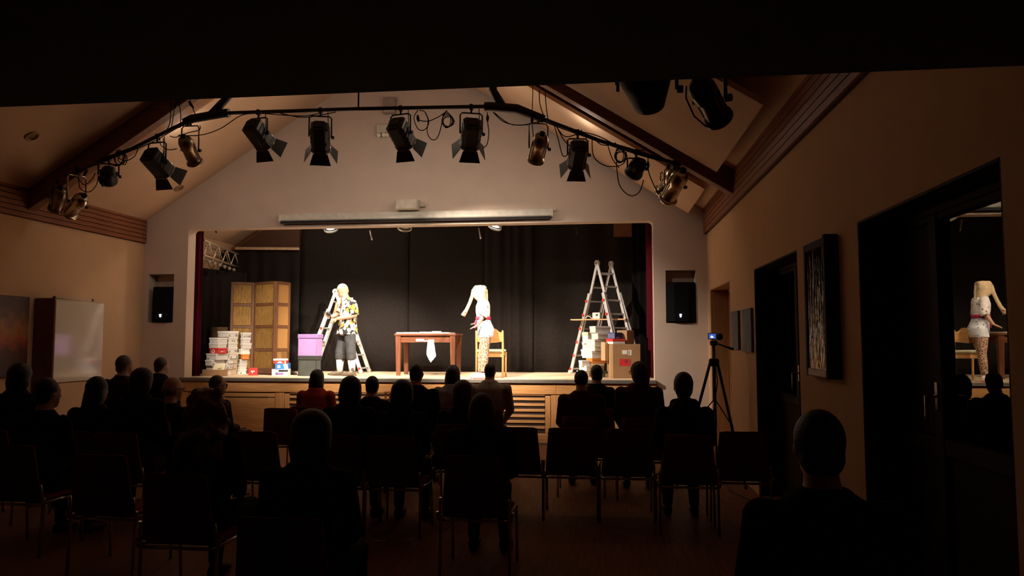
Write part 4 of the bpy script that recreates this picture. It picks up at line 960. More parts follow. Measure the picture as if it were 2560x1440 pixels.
ladder('tall aluminium step ladder rising behind the boxes at the right', V((aR.x, aR.y, 0)), (.8, .6), .33, (.62, -.78), 1.50, aR.z - ST, 8)
aL = PY(839, 729, 14.0)
ladder('aluminium step ladder standing half hidden behind the man', V((aL.x, aL.y, 0)), (.0, 1), .36, (1, .04), 1.12, aL.z - ST, 6, .22)
pl0, pl1 = PY(1431, 801, 14.02), PY(1568, 797, 13.72)
zp = (pl0.z + pl1.z) / 2
MBp = MB().beam((pl0.x, pl0.y, zp), (pl1.x, pl1.y, zp), .24, .022, (0, 0, 1), .003)
tag(MBp.build('plank', pm('pale plank', (.62, .38, .2), .6)), 'pale wooden plank laid through the right step ladder', 'plank')
p = PY(1493, 792, 13.86); R = Matrix.Rotation(-.35, 3, 'Z')
t = thing('white_device', 'small white box with dark square display on the plank', 'box', (p.x, p.y, zp + .0115), -.35)
MB().span((-.075, -.06, 0), (.075, .06, .118), .008).build('housing', BRIGHTW, t); MB().span((-.005, -.064, .055), (.035, -.058, .09)).build('display', BLACKD, t); MB().span((.005, -.063, .03), (.015, -.058, .04)).build('button', INK, t)
p = PY(1473, 792, 13.9)
MB().tube([(-.07, .02, .02), (-.11, .0, .012), (-.15, 0, .05), (-.19, -.02, .055), (-.23, -.02, .012)], .009, 6).build('power_cord', BRIGHTW, t)

# ---- right pile
RB = 'shoe boxes in the right pile'
d = 12.60; zbig = 84 * d / F
t, h, (hx, hy, e), mark = carton('kraft_carton', 'large brown carton at the right edge of the stage with torn white label', 1532, 1517, 1600, d, ST, 84, KRAFT, 76, None, marks='')
mark('R', .34, .52, .70, .82, BRIGHTW); mark('R', .55, .68, .67, .83, BRIGHTW); mark('R', .57, .61, .69, .80, INK, 'barcode'); mark('R', .24, .64, .36, .56, card('red sticker', (.62, .02, .03)), 'sticker'); mark('R', .44, .60, .44, .54, BRIGHTW)
mark('L', .4, .6, .0, .98, card('brown tape', (.45, .30, .17)), 'tape')
z = ST + h
t, h, (hx, hy, e), mark = carton('shoe_box', 'flat white box with red lid lying on the large brown carton', 1532, 1515, 1564, d + .03, z, 13, BRIGHTW, 66, REDC, .52, '', RB); mark('R', .05, .95, .04, .46, WHITE, 'side_print')
t, h2, (hx, hy, e), mark = carton('shoe_box', 'navy blue box with white dashes on the red lidded one', 1538, 1520, 1556, d + .08, z + h, 15.5, NAVY, 45, None, 0, '', RB)
for k in range(4):
    for j in range(5): mark('L', .06 + .18 * j, .16 + .18 * j, .12 + .2 * k, .2 + .2 * k, card('pale print', (.5, .5, .62)), 'printed_dash')
mark('R', .15, .6, .12, .26, card('pale print', (.5, .5, .62)), 'lettering')
carton('kraft_carton', 'brown carton standing behind the navy box on the right', 1568, 1540, 1584, d + .18, z, 34, KRAFT, 40, None, marks='', A=.22, B=.2)
carton('kraft_carton', 'cream brown carton wedged upright between the white boxes and the large carton', 1513, 1508, 1518, 12.78, ST + 42 * 12.6 / F, 46, card('pale kraft card', (.52, .36, .2)), 45, None, A=.10, B=.12)
# white columns, front then back
def column(d, ang, items, z=ST):
    for us, uL, uR, hp, m, lid, lab, mk, kw in items:
        t, h, q, mark = carton('shoe_box', lab, us, uL, uR, d, z, hp, m, ang, lid, .32, mk, RB, **kw); z += h + .001
column(12.86, 58, [(1507, 1498, 1520, 15, DKB, DKB, 'dark green shoe box at the bottom beside the large brown carton', 'd', dict(A=.2)), (1478, 1470, 1511, 19, card('tan card', (.50, .31, .16)), CREAM, 'tan lidded shoe box under the orange one in the right pile', 'b', dict(A=.2)),
    (1480, 1476, 1517, 12.5, ORANGE, ORANGE, 'flat orange box in the right pile', '', dict(A=.2)), (1480, 1454, 1507, 18, WHITE, WHITE, 'white shoe box directly on the orange box', '', {}),
    (1487, 1459, 1506, 14, WHITE, WHITE, 'white shoe box second above the orange box', '', {}), (1487, 1457, 1516, 14.5, WHITE, WHITE, 'wide white shoe box third above the orange box', 'e', {}),
    (1495, 1478, 1521, 16, WHITE, WHITE, 'white shoe box directly under the topmost one on the right', '', {}), (1489, 1474, 1527, 16.5, WHITE, WHITE, 'wide white shoe box topmost in the right pile', '', {})])
column(12.74, 50, [(1462, 1441, 1474, 16.5, BRIGHTW, BRIGHTW, 'bright white box lowest at the left of the right pile', '', {}), (1466, 1447, 1477, 13, BRIGHTW, BRIGHTW, 'bright white box second from the bottom at the left of the right pile', '', {}),
    (1455, 1446, 1476, 12.5, BRIGHTW, BRIGHTW, 'grey marked white box third from the bottom at the left of the right pile', 'e', {})])
column(13.16, 50, [(1468, 1452, 1480, 16, BRIGHTW, BRIGHTW, 'bright white box half hidden at the back of the right pile', '', dict(B=.12)), (1468, 1455, 1482, 17, WHITE, WHITE, 'white box just below the cream lidded one at the back of the right pile', '', dict(B=.12)),
    (1470, 1455, 1482, 26, WHITE, CREAM, 'cream lidded tall white box at the back left of the right pile', '', dict(B=.12))], ST + .36)
carton('kraft_carton', 'brown carton hidden under the back of the right pile', 1466, 1448, 1480, 13.16, ST, 25, KRAFT, 50, None, B=.12)
# ================================================================== people
SKQ = []
def skin(name, mb, vox, mats, parent, extra=None, smooth=4, cut=None):
    me = mb.mesh(name); o = bpy.data.objects.new(name, me); COL.objects.link(o); o.parent = parent
    r = o.modifiers.new('r', 'REMESH'); r.mode = 'VOXEL'; r.voxel_size = vox; r.use_smooth_shade = True
    if smooth: s_ = o.modifiers.new('s', 'SMOOTH'); s_.iterations = smooth; s_.factor = .5
    SKQ.append((o, mats if isinstance(mats, (list, tuple)) else [mats], extra, cut)); return o
def flush():
    bpy.context.view_layer.update(); dg = bpy.context.evaluated_depsgraph_get()
    for o, mats, ex, cut in SKQ:
        me = bpy.data.meshes.new_from_object(o.evaluated_get(dg)); me.name = o.name; o['_n'] = 1
        if cut:
            bm = bmesh.new(); bm.from_mesh(me); bmesh.ops.delete(bm, geom=[f for f in bm.faces if cut(f.calc_center_median())], context='FACES'); bmesh.ops.solidify(bm, geom=bm.faces[:], thickness=.006); bm.to_mesh(me); bm.free()
        if ex:
            bm = bmesh.new(); bm.from_mesh(me); b = [bm.verts.new(v) for v in ex.v]
            for f in ex.f:
                try: bm.faces.new([b[i] for i in f]).smooth = True
                except ValueError: pass
            bm.to_mesh(me); bm.free()
        me.materials.clear()
        for m in mats: me.materials.append(m)
        me.polygons.foreach_set('material_index', [0] * len(me.polygons)); me.polygons.foreach_set('use_smooth', [True] * len(me.polygons))
        o.modifiers.clear(); o.data = me; del o['_n']
    SKQ.clear()
def hand(mb, ex, wrist, d, palm_n, thumb_side, k=1.0, curl=.5):
    """Palm in mb, five separate fingers and thumb in ex. d: pointing direction, palm_n: palm normal."""
    d = V(d).normalized(); n = V(palm_n); n = (n - d * n.dot(d)).normalized(); s_ = d.cross(n) * thumb_side; w0 = V(wrist)
    mb.loft([(w0, s_ * .026 * k, n * .02 * k), (w0 + d * .03 * k, s_ * .036 * k, n * .018 * k), (w0 + d * .075 * k, s_ * .042 * k, n * .015 * k), (w0 + d * .092 * k, s_ * .036 * k, n * .011 * k)], 10)
    for i, (o, L_) in enumerate(((.030, .068), (.011, .076), (-.009, .070), (-.028, .055))):
        p = w0 + d * .08 * k + s_ * o * k; dd = d.copy(); pts = [p]
        for q in (.42, .33, .25):
            dd = (dd + n * curl * .6).normalized(); p = p + dd * L_ * q * k; pts.append(p)
        ex.tube(pts, [.0095 * k, .0088 * k, .008 * k, .0055 * k], 7)
    p = w0 + d * .02 * k + s_ * .03 * k; a = (d * .7 + s_ * .75 + n * .25).normalized()
    ex.tube([p, p + a * .034 * k, p + a * .034 * k + (d * .9 + s_ * .2 + n * .3).normalized() * .034 * k], [.012 * k, .0105 * k, .007 * k], 7)
def head(mb, c, R, k=1.0, nose=True):
    """Skull, jaw, brow, nose, lips and ears; face towards +y of R."""
    T_ = lambda *p: V(c) + R @ (V(p) * k)
    mb.ball(T_(0, -.005, .015), V((.074, .094, .108)) * k, 16, 12, R); mb.ball(T_(0, .03, -.055), V((.056, .062, .066)) * k, 14, 10, R)
    mb.ball(T_(0, .074, .028), V((.048, .02, .013)) * k, 10, 6, R)
    mb.tube([T_(0, .088, .012), T_(0, .106, -.022), T_(0, .09, -.032)], [.009 * k, .016 * k, .013 * k], 8)
    mb.ball(T_(0, .080, -.062), V((.024, .014, .010)) * k, 8, 6, R); mb.ball(T_(0, .072, -.098), V((.022, .02, .016)) * k, 8, 6, R)
    for s_ in (-1, 1): mb.ball(T_(s_ * .076, -.005, -.008), V((.011, .02, .032)) * k, 8, 6, R); mb.ball(T_(s_ * .04, .052, -.028), V((.024, .022, .02)) * k, 8, 6, R)
def eyes(par_, c, R, k=1.0):
    T_ = lambda *p: V(c) + R @ (V(p) * k); m = MB()
    for s_ in (-1, 1): m.ball(T_(s_ * .031, .076, .006), V((.014, .008, .008)) * k, 8, 6, R)
    m.build('eyes', pm('dark eye', (.03, .02, .015), .2), par_)
SKIN = pm('skin', (.55, .32, .21), .55, 0, .06, 9); SKIN2 = pm('warm skin', (.46, .25, .16), .55, 0, .06, 9)
HAIRS = {'dark': pm('dark brown hair', (.018, .009, .006), .55, 0, .4, 40, .4, 90), 'brown': pm('brown hair', (.05, .02, .011), .55, 0, .4, 40, .4, 90), 'grey': pm('grey hair', (.14, .12, .11), .6, 0, .3, 40, .4, 90),
         'blond': pm('dark blond hair', (.20, .12, .06), .6, 0, .35, 40, .4, 90), 'black': pm('black hair', (.008, .006, .006), .5, 0, .3, 40, .3, 90), 'red': pm('reddish hair', (.06, .016, .008), .55, 0, .4, 40, .4, 90)}
def clothm(nm, c): return pm(nm, c, .9, 0, .12, 25, .15, 140, .15)
CL = {'black': clothm('black cloth', (.012, .010, .010)), 'grey': clothm('warm grey wool', (.22, .18, .15)), 'red': clothm('dull red cloth', (.34, .035, .015)), 'dred': clothm('dark wine cloth', (.07, .010, .010)), 'stripe': clothm('pale grey brown cloth', (.34, .26, .20)),
      'brown': clothm('dark brown cloth', (.03, .019, .012)), 'navy': clothm('dark navy cloth', (.010, .010, .016)), 'olive': clothm('dark olive cloth', (.024, .020, .012))}
PANTS = clothm('dark trousers', (.014, .012, .013)); SHOE = pm('dark shoe leather', (.02, .014, .01), .5)

def seated(lab, X, y, Zt, yaw=0, hair='short', hc='dark', top='black', hyaw=0, lean=0, wd=1.0, glasses=False, hood=False, vox=.017, collar=None, hk=1.0, htilt=0):
    """A person sitting on a chair, facing the stage (+y), hands resting on the thighs."""
    t = thing('person', lab, 'person', (X, y, 0), yaw, 'seated audience')
    sh = Zt - .300 * hk; hc_ = V((lean * .35, .035 + .02, Zt - .128 * hk)); nk = V((lean * .25, .0, sh + .03))
    R = (Matrix.Rotation(hyaw, 3, 'Z') @ Matrix.Rotation(-.05, 3, 'X') @ Matrix.Rotation(htilt, 3, 'Y'))
    def torso(mb, e):
        xs_ = lambda z: lean * .25 * (z - .5) / (sh - .5); D = sh - .47
        rr = [(.445, .165, .125, .02), (.54, .178, .13, .01), (.47 + D * .42, .155, .112, -.005), (.47 + D * .72, .175 * wd, .118, -.005), (sh - .045, .185 * wd, .098, 0), (sh + .0, .13 * wd, .075, 0), (sh + .025, .098, .07, .003), (sh + .055, .070, .064, .006)]
        mb.loft([(V((xs_(z), yo, z)), V((a + e, 0, 0)), V((0, b + e, 0))) for z, a, b, yo in rr], 16)
    def arm(mb, s_, e, stop=False):
        S_, E_, W_ = V((s_ * .185 * wd + lean * .25, 0, sh - .055)), V((s_ * .228 * wd + lean * .12, .04, sh - .31)), V((s_ * .125, .27, .615))
        mb.ball(S_, .062 + e, 10, 8); mb.tube([S_, S_.lerp(E_, .5), E_, E_.lerp(W_, .5), W_.lerp(E_, .06) if stop else W_], [.058 + e, .05 + e, .043 + e, .038 + e, .029 + e], 10); return E_, W_
    def leg(mb, s_, e, full=True):
        h, k, a = V((s_ * .09, .02, .525)), V((s_ * .115, .44, .505)), V((s_ * .125, .42, .095))
        mb.tube([h, h.lerp(k, .5), k, k.lerp(a, .35), a], [.088 + e, .078 + e, .06 + e, .055 + e, .038 + e], 10); mb.ball(k, .062 + e, 10, 8)
    b, ex = MB(), MB(); torso(b, -.006); b.tube([nk + V((0, 0, -.04)), nk.lerp(hc_, .7)], [.066, .060], 12); head(b, hc_, R, hk)
    for s_ in (-1, 1):
        E_, W_ = arm(b, s_, -.006); leg(b, s_, -.006); hand(b, ex, W_, V((-s_ * .25, 1, -.12)), V((0, 0, -1)), s_, 1.0, .15)
    skin('body', b, vox, SKIN2, t, ex)
    g = MB(); torso(g, .016)
    for s_ in (-1, 1): arm(g, s_, .012, True)
    if hood: g.ball(V((lean * .25, -.085, sh + .0)), (.13, .07, .085), 12, 8); g.tube([V((lean * .25 + .10 * cos(a), .01 + .085 * sin(a), sh + .045 - .02 * sin(a))) for a in [pi * 2 * k / 14 for k in range(15)]], .035, 8)
    skin('jacket' if hood else 'top', g, vox, CL[top], t)
    if collar: 
        m = MB(); m.tube([V((lean * .25 + .068 * cos(a), .008 + .066 * sin(a), sh + .048 - .012 * sin(a))) for a in [pi * 2 * k / 16 for k in range(17)]], .017, 8); m.build('collar', collar, t)
    p = MB()
    for s_ in (-1, 1): leg(p, s_, .010)
    p.loft([((0, .0, .44), (.17, 0, 0), (0, .13, 0)), ((0, 0, .6), (.185, 0, 0), (0, .14, 0))], 14); skin('trousers', p, vox, PANTS, t)
    for s_ in (-1, 1):
        m = MB(); m.loft([((s_ * .125, .365, .05), (.03, 0, 0), (0, .01, .045)), ((s_ * .125, .40, .06), (.043, 0, 0), (0, .02, .055)), ((s_ * .13, .50, .05), (.045, 0, 0), (0, 0, .05)), ((s_ * .135, .58, .035), (.045, 0, 0), (0, 0, .034)), ((s_ * .137, .635, .028), (.03, 0, 0), (0, 0, .022))], 12); m.build('shoe', SHOE, t)
    # hair
    H = MB(); T_ = lambda *q: hc_ + R @ (V(q) * hk); r_ = random.Random(hash(lab) % 9999 if False else len(lab) * 7)
    B_ = lambda c, r: H.ball(T_(*c), V(r) * hk, 16, 12, R)
    if hair == 'short': B_((0, -.022, .030), (.084, .093, .102)); B_((0, -.045, -.03), (.074, .06, .07))
    elif hair == 'bald': B_((0, -.035, -.012), (.081, .072, .058))
    elif hair == 'thin': B_((0, -.020, .026), (.080, .091, .100)); B_((0, -.045, -.03), (.072, .055, .06))
    elif hair == 'bob': B_((0, -.02, .030), (.092, .105, .106)); H.loft([(T_(0, -.035, -.17), R @ V((.085, 0, 0)), R @ V((0, .06, 0))), (T_(0, -.03, -.12), R @ V((.105, 0, 0)), R @ V((0, .082, 0))), (T_(0, -.025, -.03), R @ V((.10, 0, 0)), R @ V((0, .092, 0))), (T_(0, -.02, .04), R @ V((.088, 0, 0)), R @ V((0, .09, 0)))], 16)
    elif hair == 'long': B_((0, -.02, .030), (.092, .103, .106)); H.loft([(T_(0, -.10, -.40), R @ V((.075, 0, 0)), R @ V((0, .025, 0))), (T_(0, -.095, -.30), R @ V((.125, 0, 0)), R @ V((0, .045, 0))), (T_(0, -.055, -.16), R @ V((.115, 0, 0)), R @ V((0, .07, 0))), (T_(0, -.03, -.03), R @ V((.103, 0, 0)), R @ V((0, .092, 0))), (T_(0, -.02, .05), R @ V((.085, 0, 0)), R @ V((0, .088, 0)))], 16)
    elif hair == 'curly':
        B_((0, -.02, .03), (.10, .105, .108))
        for k in range(70):
            a = r_.uniform(0, 6.28); z_ = r_.uniform(-.33, .11); rr = .10 + .045 * min(1, max(0, (.08 - z_) / .3)) if z_ < .06 else .075
            if sin(a) > .55 and z_ < .05: continue
            B_((rr * cos(a), -.03 + rr * .85 * sin(a) - (.05 if z_ < -.12 else 0), z_), (.034, .034, .04))
        H.loft([(T_(0, -.09, -.34), R @ V((.12, 0, 0)), R @ V((0, .06, 0))), (T_(0, -.05, -.12), R @ V((.12, 0, 0)), R @ V((0, .08, 0))), (T_(0, -.02, .05), R @ V((.09, 0, 0)), R @ V((0, .09, 0)))], 14)
    elif hair == 'big': B_((0, -.02, .025), (.105, .112, .112)); H.loft([(T_(0, -.05, -.15), R @ V((.085, 0, 0)), R @ V((0, .06, 0))), (T_(0, -.035, -.06), R @ V((.11, 0, 0)), R @ V((0, .092, 0))), (T_(0, -.02, .03), R @ V((.10, 0, 0)), R @ V((0, .098, 0)))], 16)
    elif hair == 'cap': B_((0, -.012, .032), (.087, .100, .100)); B_((0, -.035, -.005), (.084, .08, .06))
    skin('hair' if hair != 'cap' else 'knit_cap', H, .012, HAIRS[hc], t, None, 2)
    if glasses:
        m = MB()
        for s_ in (-1, 1):
            m.tube([T_(s_ * .033 + .024 * cos(a), .098, .004 + .019 * sin(a)) for a in [2 * pi * k / 12 for k in range(13)]], .003, 5); m.tube([T_(s_ * .057, .095, .01), T_(s_ * .078, .05, .012), T_(s_ * .08, -.01, .006)], .003, 5)
        m.tube([T_(-.01, .1, .006), T_(.01, .1, .006)], .003, 5); m.build('glasses', BLACKD, t)
    return t

SEATC = clothm('dark wine seat cover', (.14, .030, .020)); CHR = pm('bright chrome tube', (.62, .6, .58), .18, 1.0, .05, 6)
def make_chair(lab, X, y, yaw=0):
    t = thing('stacking_chair', lab, 'chair', (X, y, 0), yaw, 'rows of audience chairs')
    m = MB(); n = 8; vs = []
    for s_ in (0, 1):
        for k in range(5):
            q = k / 4; z = .445 + .41 * q; hw = .235 - .035 * q
            for i in range(n + 1):
                a = i / n * 2 - 1; vs.append((a * hw, -.235 - .055 * q - .035 * (1 - a * a) - s_ * .022, z + (.012 * (1 - abs(a) ** 6) if k == 4 else 0)))
    W = n + 1; H = W * 5; fs_ = []
    for k in range(4):
        for i in range(n): a = k * W + i; fs_ += [(a, a + 1, a + W + 1, a + W), (H + a, H + a + W, H + a + W + 1, H + a + 1)]
        a = k * W; fs_ += [(a, a + W, H + a + W, H + a), (a + n, H + a + n, H + a + W + n, a + W + n)]
    for i in range(n): fs_ += [(i, H + i, H + i + 1, i + 1), (4 * W + i, 4 * W + i + 1, H + 4 * W + i + 1, H + 4 * W + i)]
    m.add(vs, fs_, True); m.build('backrest', SEATC, t)
    MB().box((0, -.01, .43), (.47, .45, .035), None, .014).build('seat', SEATC, t)
    for sx in (-1, 1):
        MB().tube([(sx * .25, -.26, .0), (sx * .25, -.24, .40), (sx * .25, -.262, .50), (sx * .243, -.27, .56)], .011, 8).build('leg', CHR, t)
        MB().tube([(sx * .25, .22, .0), (sx * .25, .19, .41)], .011, 8).build('leg', CHR, t)
        MB().tube([(sx * .25, -.24, .41), (sx * .25, .19, .41)], .011, 8).build('side_tube', CHR, t)
        MB().tube([(sx * .262, -.25, .40), (sx * .268, -.26, .46)], .012, 8).build('row_link', CHR, t)
    MB().tube([(-.25, -.235, .395), (.25, -.235, .395)], .011, 8).build('cross_tube', CHR, t)
    return t
PROTO = None
def chair(lab, X, y, yaw=0):
    global PROTO
    if PROTO is None: PROTO = make_chair(lab, X, y, yaw); return PROTO
    r = PROTO.copy(); COL.objects.link(r); r.location = (X, y, 0); r.rotation_euler.z = yaw; r['label'] = lab
    for ch in PROTO.children:
        c = ch.copy(); COL.objects.link(c); c.parent = r
    return r

# short name, label, u, v of head top, distance, options
AUD = [
 ('long haired woman at far left', 'dark haired audience member in front of the orange painting', 51, 908, 6.6, dict(hair='big', hc='black', top='navy', wd=1.05)),
 ('short haired man at far left', 'short dark haired audience member below the dark side of the display board', 119, 944, 5.7, dict(hair='short', hc='black', top='black', hyaw=-.35, hk=1.05)),
 ('woman in front of the display board', 'woman with long straight dark hair in front of the white display board', 244, 942, 6.6, dict(hair='long', hc='black', top='black', hyaw=-.3)),
 ('man in profile below the speaker niche', 'grey haired man turned right with pale collar, left of the niche loudspeaker', 312, 888, 8.4, dict(hair='short', hc='grey', top='brown', hyaw=-.75, collar=CL['stripe'], wd=1.1)),
 ('big haired viewer in the left block', 'audience member with full dark hair between two men in the left block', 356, 920, 6.5, dict(hair='big', hc='dark', top='black', hyaw=-.2, hk=.95)),
 ('man with dark collar', 'short haired man with raised dark collar beside the proscenium wall', 404, 893, 9.3, dict(hair='short', hc='brown', top='black', hyaw=-.5, collar=CL['black'], hk=.95)),
 ('grey balding man', 'balding grey haired man with glasses left of the stage front', 431, 940, 7.5, dict(hair='bald', hc='grey', top='olive', hyaw=-.55, glasses=True, hk=1.12)),
 ('front row man with glasses', 'man with glasses and bent knees in front of the left stage panel', 541, 937, 8.5, dict(hair='thin', hc='brown', top='brown', hyaw=-.6, glasses=True, yaw=-.35)),
 ('curly haired woman', 'woman with long curly dark blond hair before the left stage panel', 522, 973, 4.7, dict(hair='curly', hc='blond', top='black', hk=1.0)),
 ('woman in red', 'dark haired woman in a red top in front of the left slats', 794, 924, 9.2, dict(hair='bob', hc='dark', top='red', hyaw=-.35, hk=.93)),
 ('viewer below the cowboy boots', 'audience member with smooth dark hair just right of the woman in red', 877, 941, 6.6, dict(hair='big', hc='black', top='black', hk=.95)),
 ('narrow headed viewer', 'audience member with narrow dark head between the boots and the table', 931, 940, 8.4, dict(hair='short', hc='dark', top='black', hk=.95, wd=.9)),
 ('nearest viewer in the middle left', 'near dark audience member with broad back below the woman in red', 780, 1025, 3.7, dict(hair='big', hc='black', top='black', wd=1.0)),
 ('viewer by the side table', 'audience member with rounded dark hair beside the small pale table', 1006, 950, 6.6, dict(hair='big', hc='black', top='black', hk=.98, wd=.95)),
 ('man with large ears', 'broad shouldered man with protruding ears in front of the stage table', 1041, 908, 8.4, dict(hair='thin', hc='dark', top='black', wd=1.12)),
 ('woman in grey', 'woman with straight dark hair and grey top right of the stage table', 1133, 913, 9.3, dict(hair='bob', hc='dark', top='grey', hk=.95, hyaw=-.2)),
 ('reddish haired viewer', 'audience member with reddish brown hair right behind the woman in grey', 1157, 951, 7.5, dict(hair='big', hc='red', top='black', hk=1.02)),
 ('man in the pale shirt', 'short haired man in a pale grey brown pullover below the masked woman', 1225, 906, 9.3, dict(hair='thin', hc='brown', top='stripe', wd=1.15, hk=.92)),
 ('fair haired near viewer', 'near audience member with wide dark back behind the man in the pale pullover', 1205, 984, 5.6, dict(hair='big', hc='brown', top='black', hk=.9, wd=1.05)),
 ('viewer in the knit cap', 'audience member with knit cap and dark red top below the right ladder', 1453, 925, 8.4, dict(hair='cap', hc='dark', top='dred', hk=.93, wd=1.05)),
 ('tall headed viewer', 'audience member with tall dark head in front of the right boxes', 1491, 912, 9.4, dict(hair='short', hc='black', top='black', hk=.95, wd=.9, hyaw=.2)),
 ('woman with glasses turned left', 'woman with glasses turned left in front of the large brown carton', 1596, 904, 8.3, dict(hair='big', hc='red', top='dred', hyaw=.75, glasses=True, wd=1.05, hk=.95)),
 ('person in the hooded jacket', 'person in a dark hooded jacket in front of the camera tripod', 1708, 930, 7.0, dict(hair='short', hc='black', top='black', hood=True, wd=1.05, hk=1.08)),
 ('nearest viewer at right', 'nearest audience member, dark broad back at the lower right', 2045, 1025, 2.75, dict(hair='short', hc='black', top='black', wd=1.12, hk=1.05)),
]
for short, lab, u, v, y, kw in AUD:
    p = PY(u, v, y); kw = dict(kw); ya = kw.pop('yaw', 0)
    seated(lab, p.x, p.y - .04, p.z, ya, **kw)
    chair('dark wine padded chair that the %s sits on' % short, p.x, p.y - .06, ya * .6)
for lab, u, v, y in (('empty dark wine chair between the front row man and the woman in red', 704, 979, 8.6), ('empty dark wine chair beside the curly haired woman', 640, 1062, 6.4),
                     ('empty chair left of the gap in the middle row, near the right slats', 1290, 1062, 7.0), ('empty chair right of the gap in the middle row', 1425, 1060, 7.0), ('empty chair beside the person in the hooded jacket, towards the gap', 1566, 1062, 7.0),
                     ('empty dark wine chair beside the right wall under the tripod', 1855, 1064, 6.9), ('empty chair in the middle row below the narrow headed viewer', 905, 1064, 6.9), ('empty chair right of the nearest viewer, by the mirroring window', 2110, 1155, 3.5),
                     ('empty chair in the dark between the two left blocks of viewers', 255, 1130, 5.0)):
    p = PY(u, v, y); chair(lab, p.x, y + .28, 0)

# ---- the man on stage; joints measured in x (right), y (away from the hall), z (up) from the stage below him
man = thing('person', 'man with beige stocking cap, open flowered shirt, dark jeans and cowboy boots', 'person', (PY(866, 900, 12.88).x, 12.88, ST))
k = F / 12.88
J = lambda u, v, dy=0: V(((u - 866) / k - .0 + dy * .0, dy, (940 - v) / k))
Rm = Matrix.Rotation(radians(112), 3, 'Z') @ Matrix.Rotation(-.30, 3, 'X')
hcn = J(853, 721)
hipN, kneeN, ankN = J(877, 832, -.07), J(883, 878, -.10), J(885, 928, -.06); hipF, kneeF, ankF = J(858, 832, .06), J(848, 878, .02), J(846, 927, .06)
shN, elN, wrN = J(888, 757, -.15), J(895, 786, -.18), J(853, 794, -.26); shF, elF, wrF = J(850, 758, .15), J(838, 780, .10), J(831, 789, -.12)
fwd, lat = V((-.92, -.38, 0)), V((.38, -.92, 0))
def tor(mb, e, z0=.72, flare=0):
    pts = [(J(866, 834).z if z0 is None else z0, .165 + flare, .135 + flare, J(866, 834)), (.84, .165 + flare * .6, .13 + flare * .6, J(868, 818)), (.98, .16, .125, J(869, 800)), (1.14, .178, .13, J(869, 776)), (1.26, .185, .115, J(870, 759)), (1.335, .14, .095, J(867, 749)), (1.40, .085, .08, J(864, 741))]
    mb.loft([(V((c.x, 0, z)), lat * (a + e), fwd * (b + e)) for z, a, b, c in pts], 18)
b, ex = MB(), MB(); tor(b, -.01)
b.tube([J(866, 748), hcn], [.07, .062], 12); head(b, hcn, Rm, .98)
for S_, E_, W_ in ((shN, elN, wrN), (shF, elF, wrF)): b.ball(S_, .06, 10, 8); b.tube([S_, S_.lerp(E_, .5), E_, E_.lerp(W_, .4), W_], [.058, .052, .045, .042, .03], 10)
for h_, q_, a_ in ((hipN, kneeN, ankN), (hipF, kneeF, ankF)): b.tube([h_, h_.lerp(q_, .5), q_, q_.lerp(a_, .4), a_], [.092, .08, .06, .056, .04], 10)
hand(b, ex, wrN, V((-.9, -.1, -.35)), V((.3, .6, -.6)), 1, .95, .55); hand(b, ex, wrF, V((-.75, -.25, .35)), V((.5, -.8, .0)), -1, .95, .6)
PALE = pm('fair skin', (.46, .26, .175), .5, 0, .05, 9)
skin('body', b, .009, PALE, man, ex, 3); eyes(man, hcn, Rm, .96)
cap = MB(); T_ = lambda *p: hcn + Rm @ (V(p) * .96)
cap.ball(T_(0, -.008, .028), V((.083, .102, .106)), 16, 12, Rm); cap.ball(T_(0, -.035, -.012), V((.080, .075, .08)), 14, 10, Rm); cap.tube([T_(.085 * cos(a), .085 * sin(a) + .0, .035 + .01 * sin(a)) for a in [2 * pi * q / 16 for q in range(17)]], .012, 8)
skin('stocking_cap', cap, .008, pm('beige stocking', (.42, .29, .17), .75, 0, .05, 20), man, None, 2)
HAWAII = cells('flowered shirt print', 16, (.012, .010, .010), [(0, (.75, .72, .66)), (.42, (.75, .45, .05)), (.58, (.70, .20, .03)), (.70, (.8, .78, .72))], .60, .8, .05)
sh_ = MB(); tor(sh_, .028, .74, .03)
for S_, E_ in ((shN, elN), (shF, elF)): sh_.ball(S_, .085, 10, 8); sh_.tube([S_, S_.lerp(E_, .55), S_.lerp(E_, .95)], [.085, .082, .088], 12)
SX_ = J(868, 780).x
def shirt_gap(p):
    a = (math.atan2(p.y, p.x - SX_) - radians(-138) + pi) % (2 * pi) - pi; r_ = math.hypot(p.x - SX_, p.y)
    return p.z > .80 and r_ < .26 and abs(a) < radians(20 + 16 * min(1, max(0, (p.z - .8) / .3)) - 6 * max(0, (p.z - 1.15) / .2))
skin('flowered_shirt', sh_, .010, HAWAII, man, None, 3, shirt_gap)
um = MB()
for z, c, w_ in ((.86, J(866, 815), .05), (1.0, J(868, 798), .062), (1.14, J(869, 776), .066), (1.26, J(869, 759), .064), (1.335, J(867, 749), .05)):
    pass
tor(um, .012, .80); [None for _ in ()]; um_ = MB(); um_.loft([(V((c.x, 0, z)) + fwd * (f_) + lat * .05, lat * w_, fwd * .022) for z, c, w_, f_ in ((.90, J(866, 815), .03, .155), (.98, J(868, 801), .06, .163), (1.14, J(869, 776), .076, .168), (1.26, J(869, 759), .074, .150), (1.34, J(867, 749), .06, .095))], 12)
skin('undershirt', um, .008, pm('white cotton', (.8, .78, .74), .85, 0, .04, 20), man, None, 3)
for s_, col in ((.075, HAWAII), (-.075, HAWAII)): pass
cl = MB(); cl.tube([J(867, 748) + fwd * .085 * cos(a) + lat * .088 * sin(a) + V((0, 0, .01 - .045 * cos(a))) for a in [pi * .15 + pi * 1.7 * k_ / 12 for k_ in range(13)]], .014, 8); cl.build('shirt_collar', HAWAII, man)
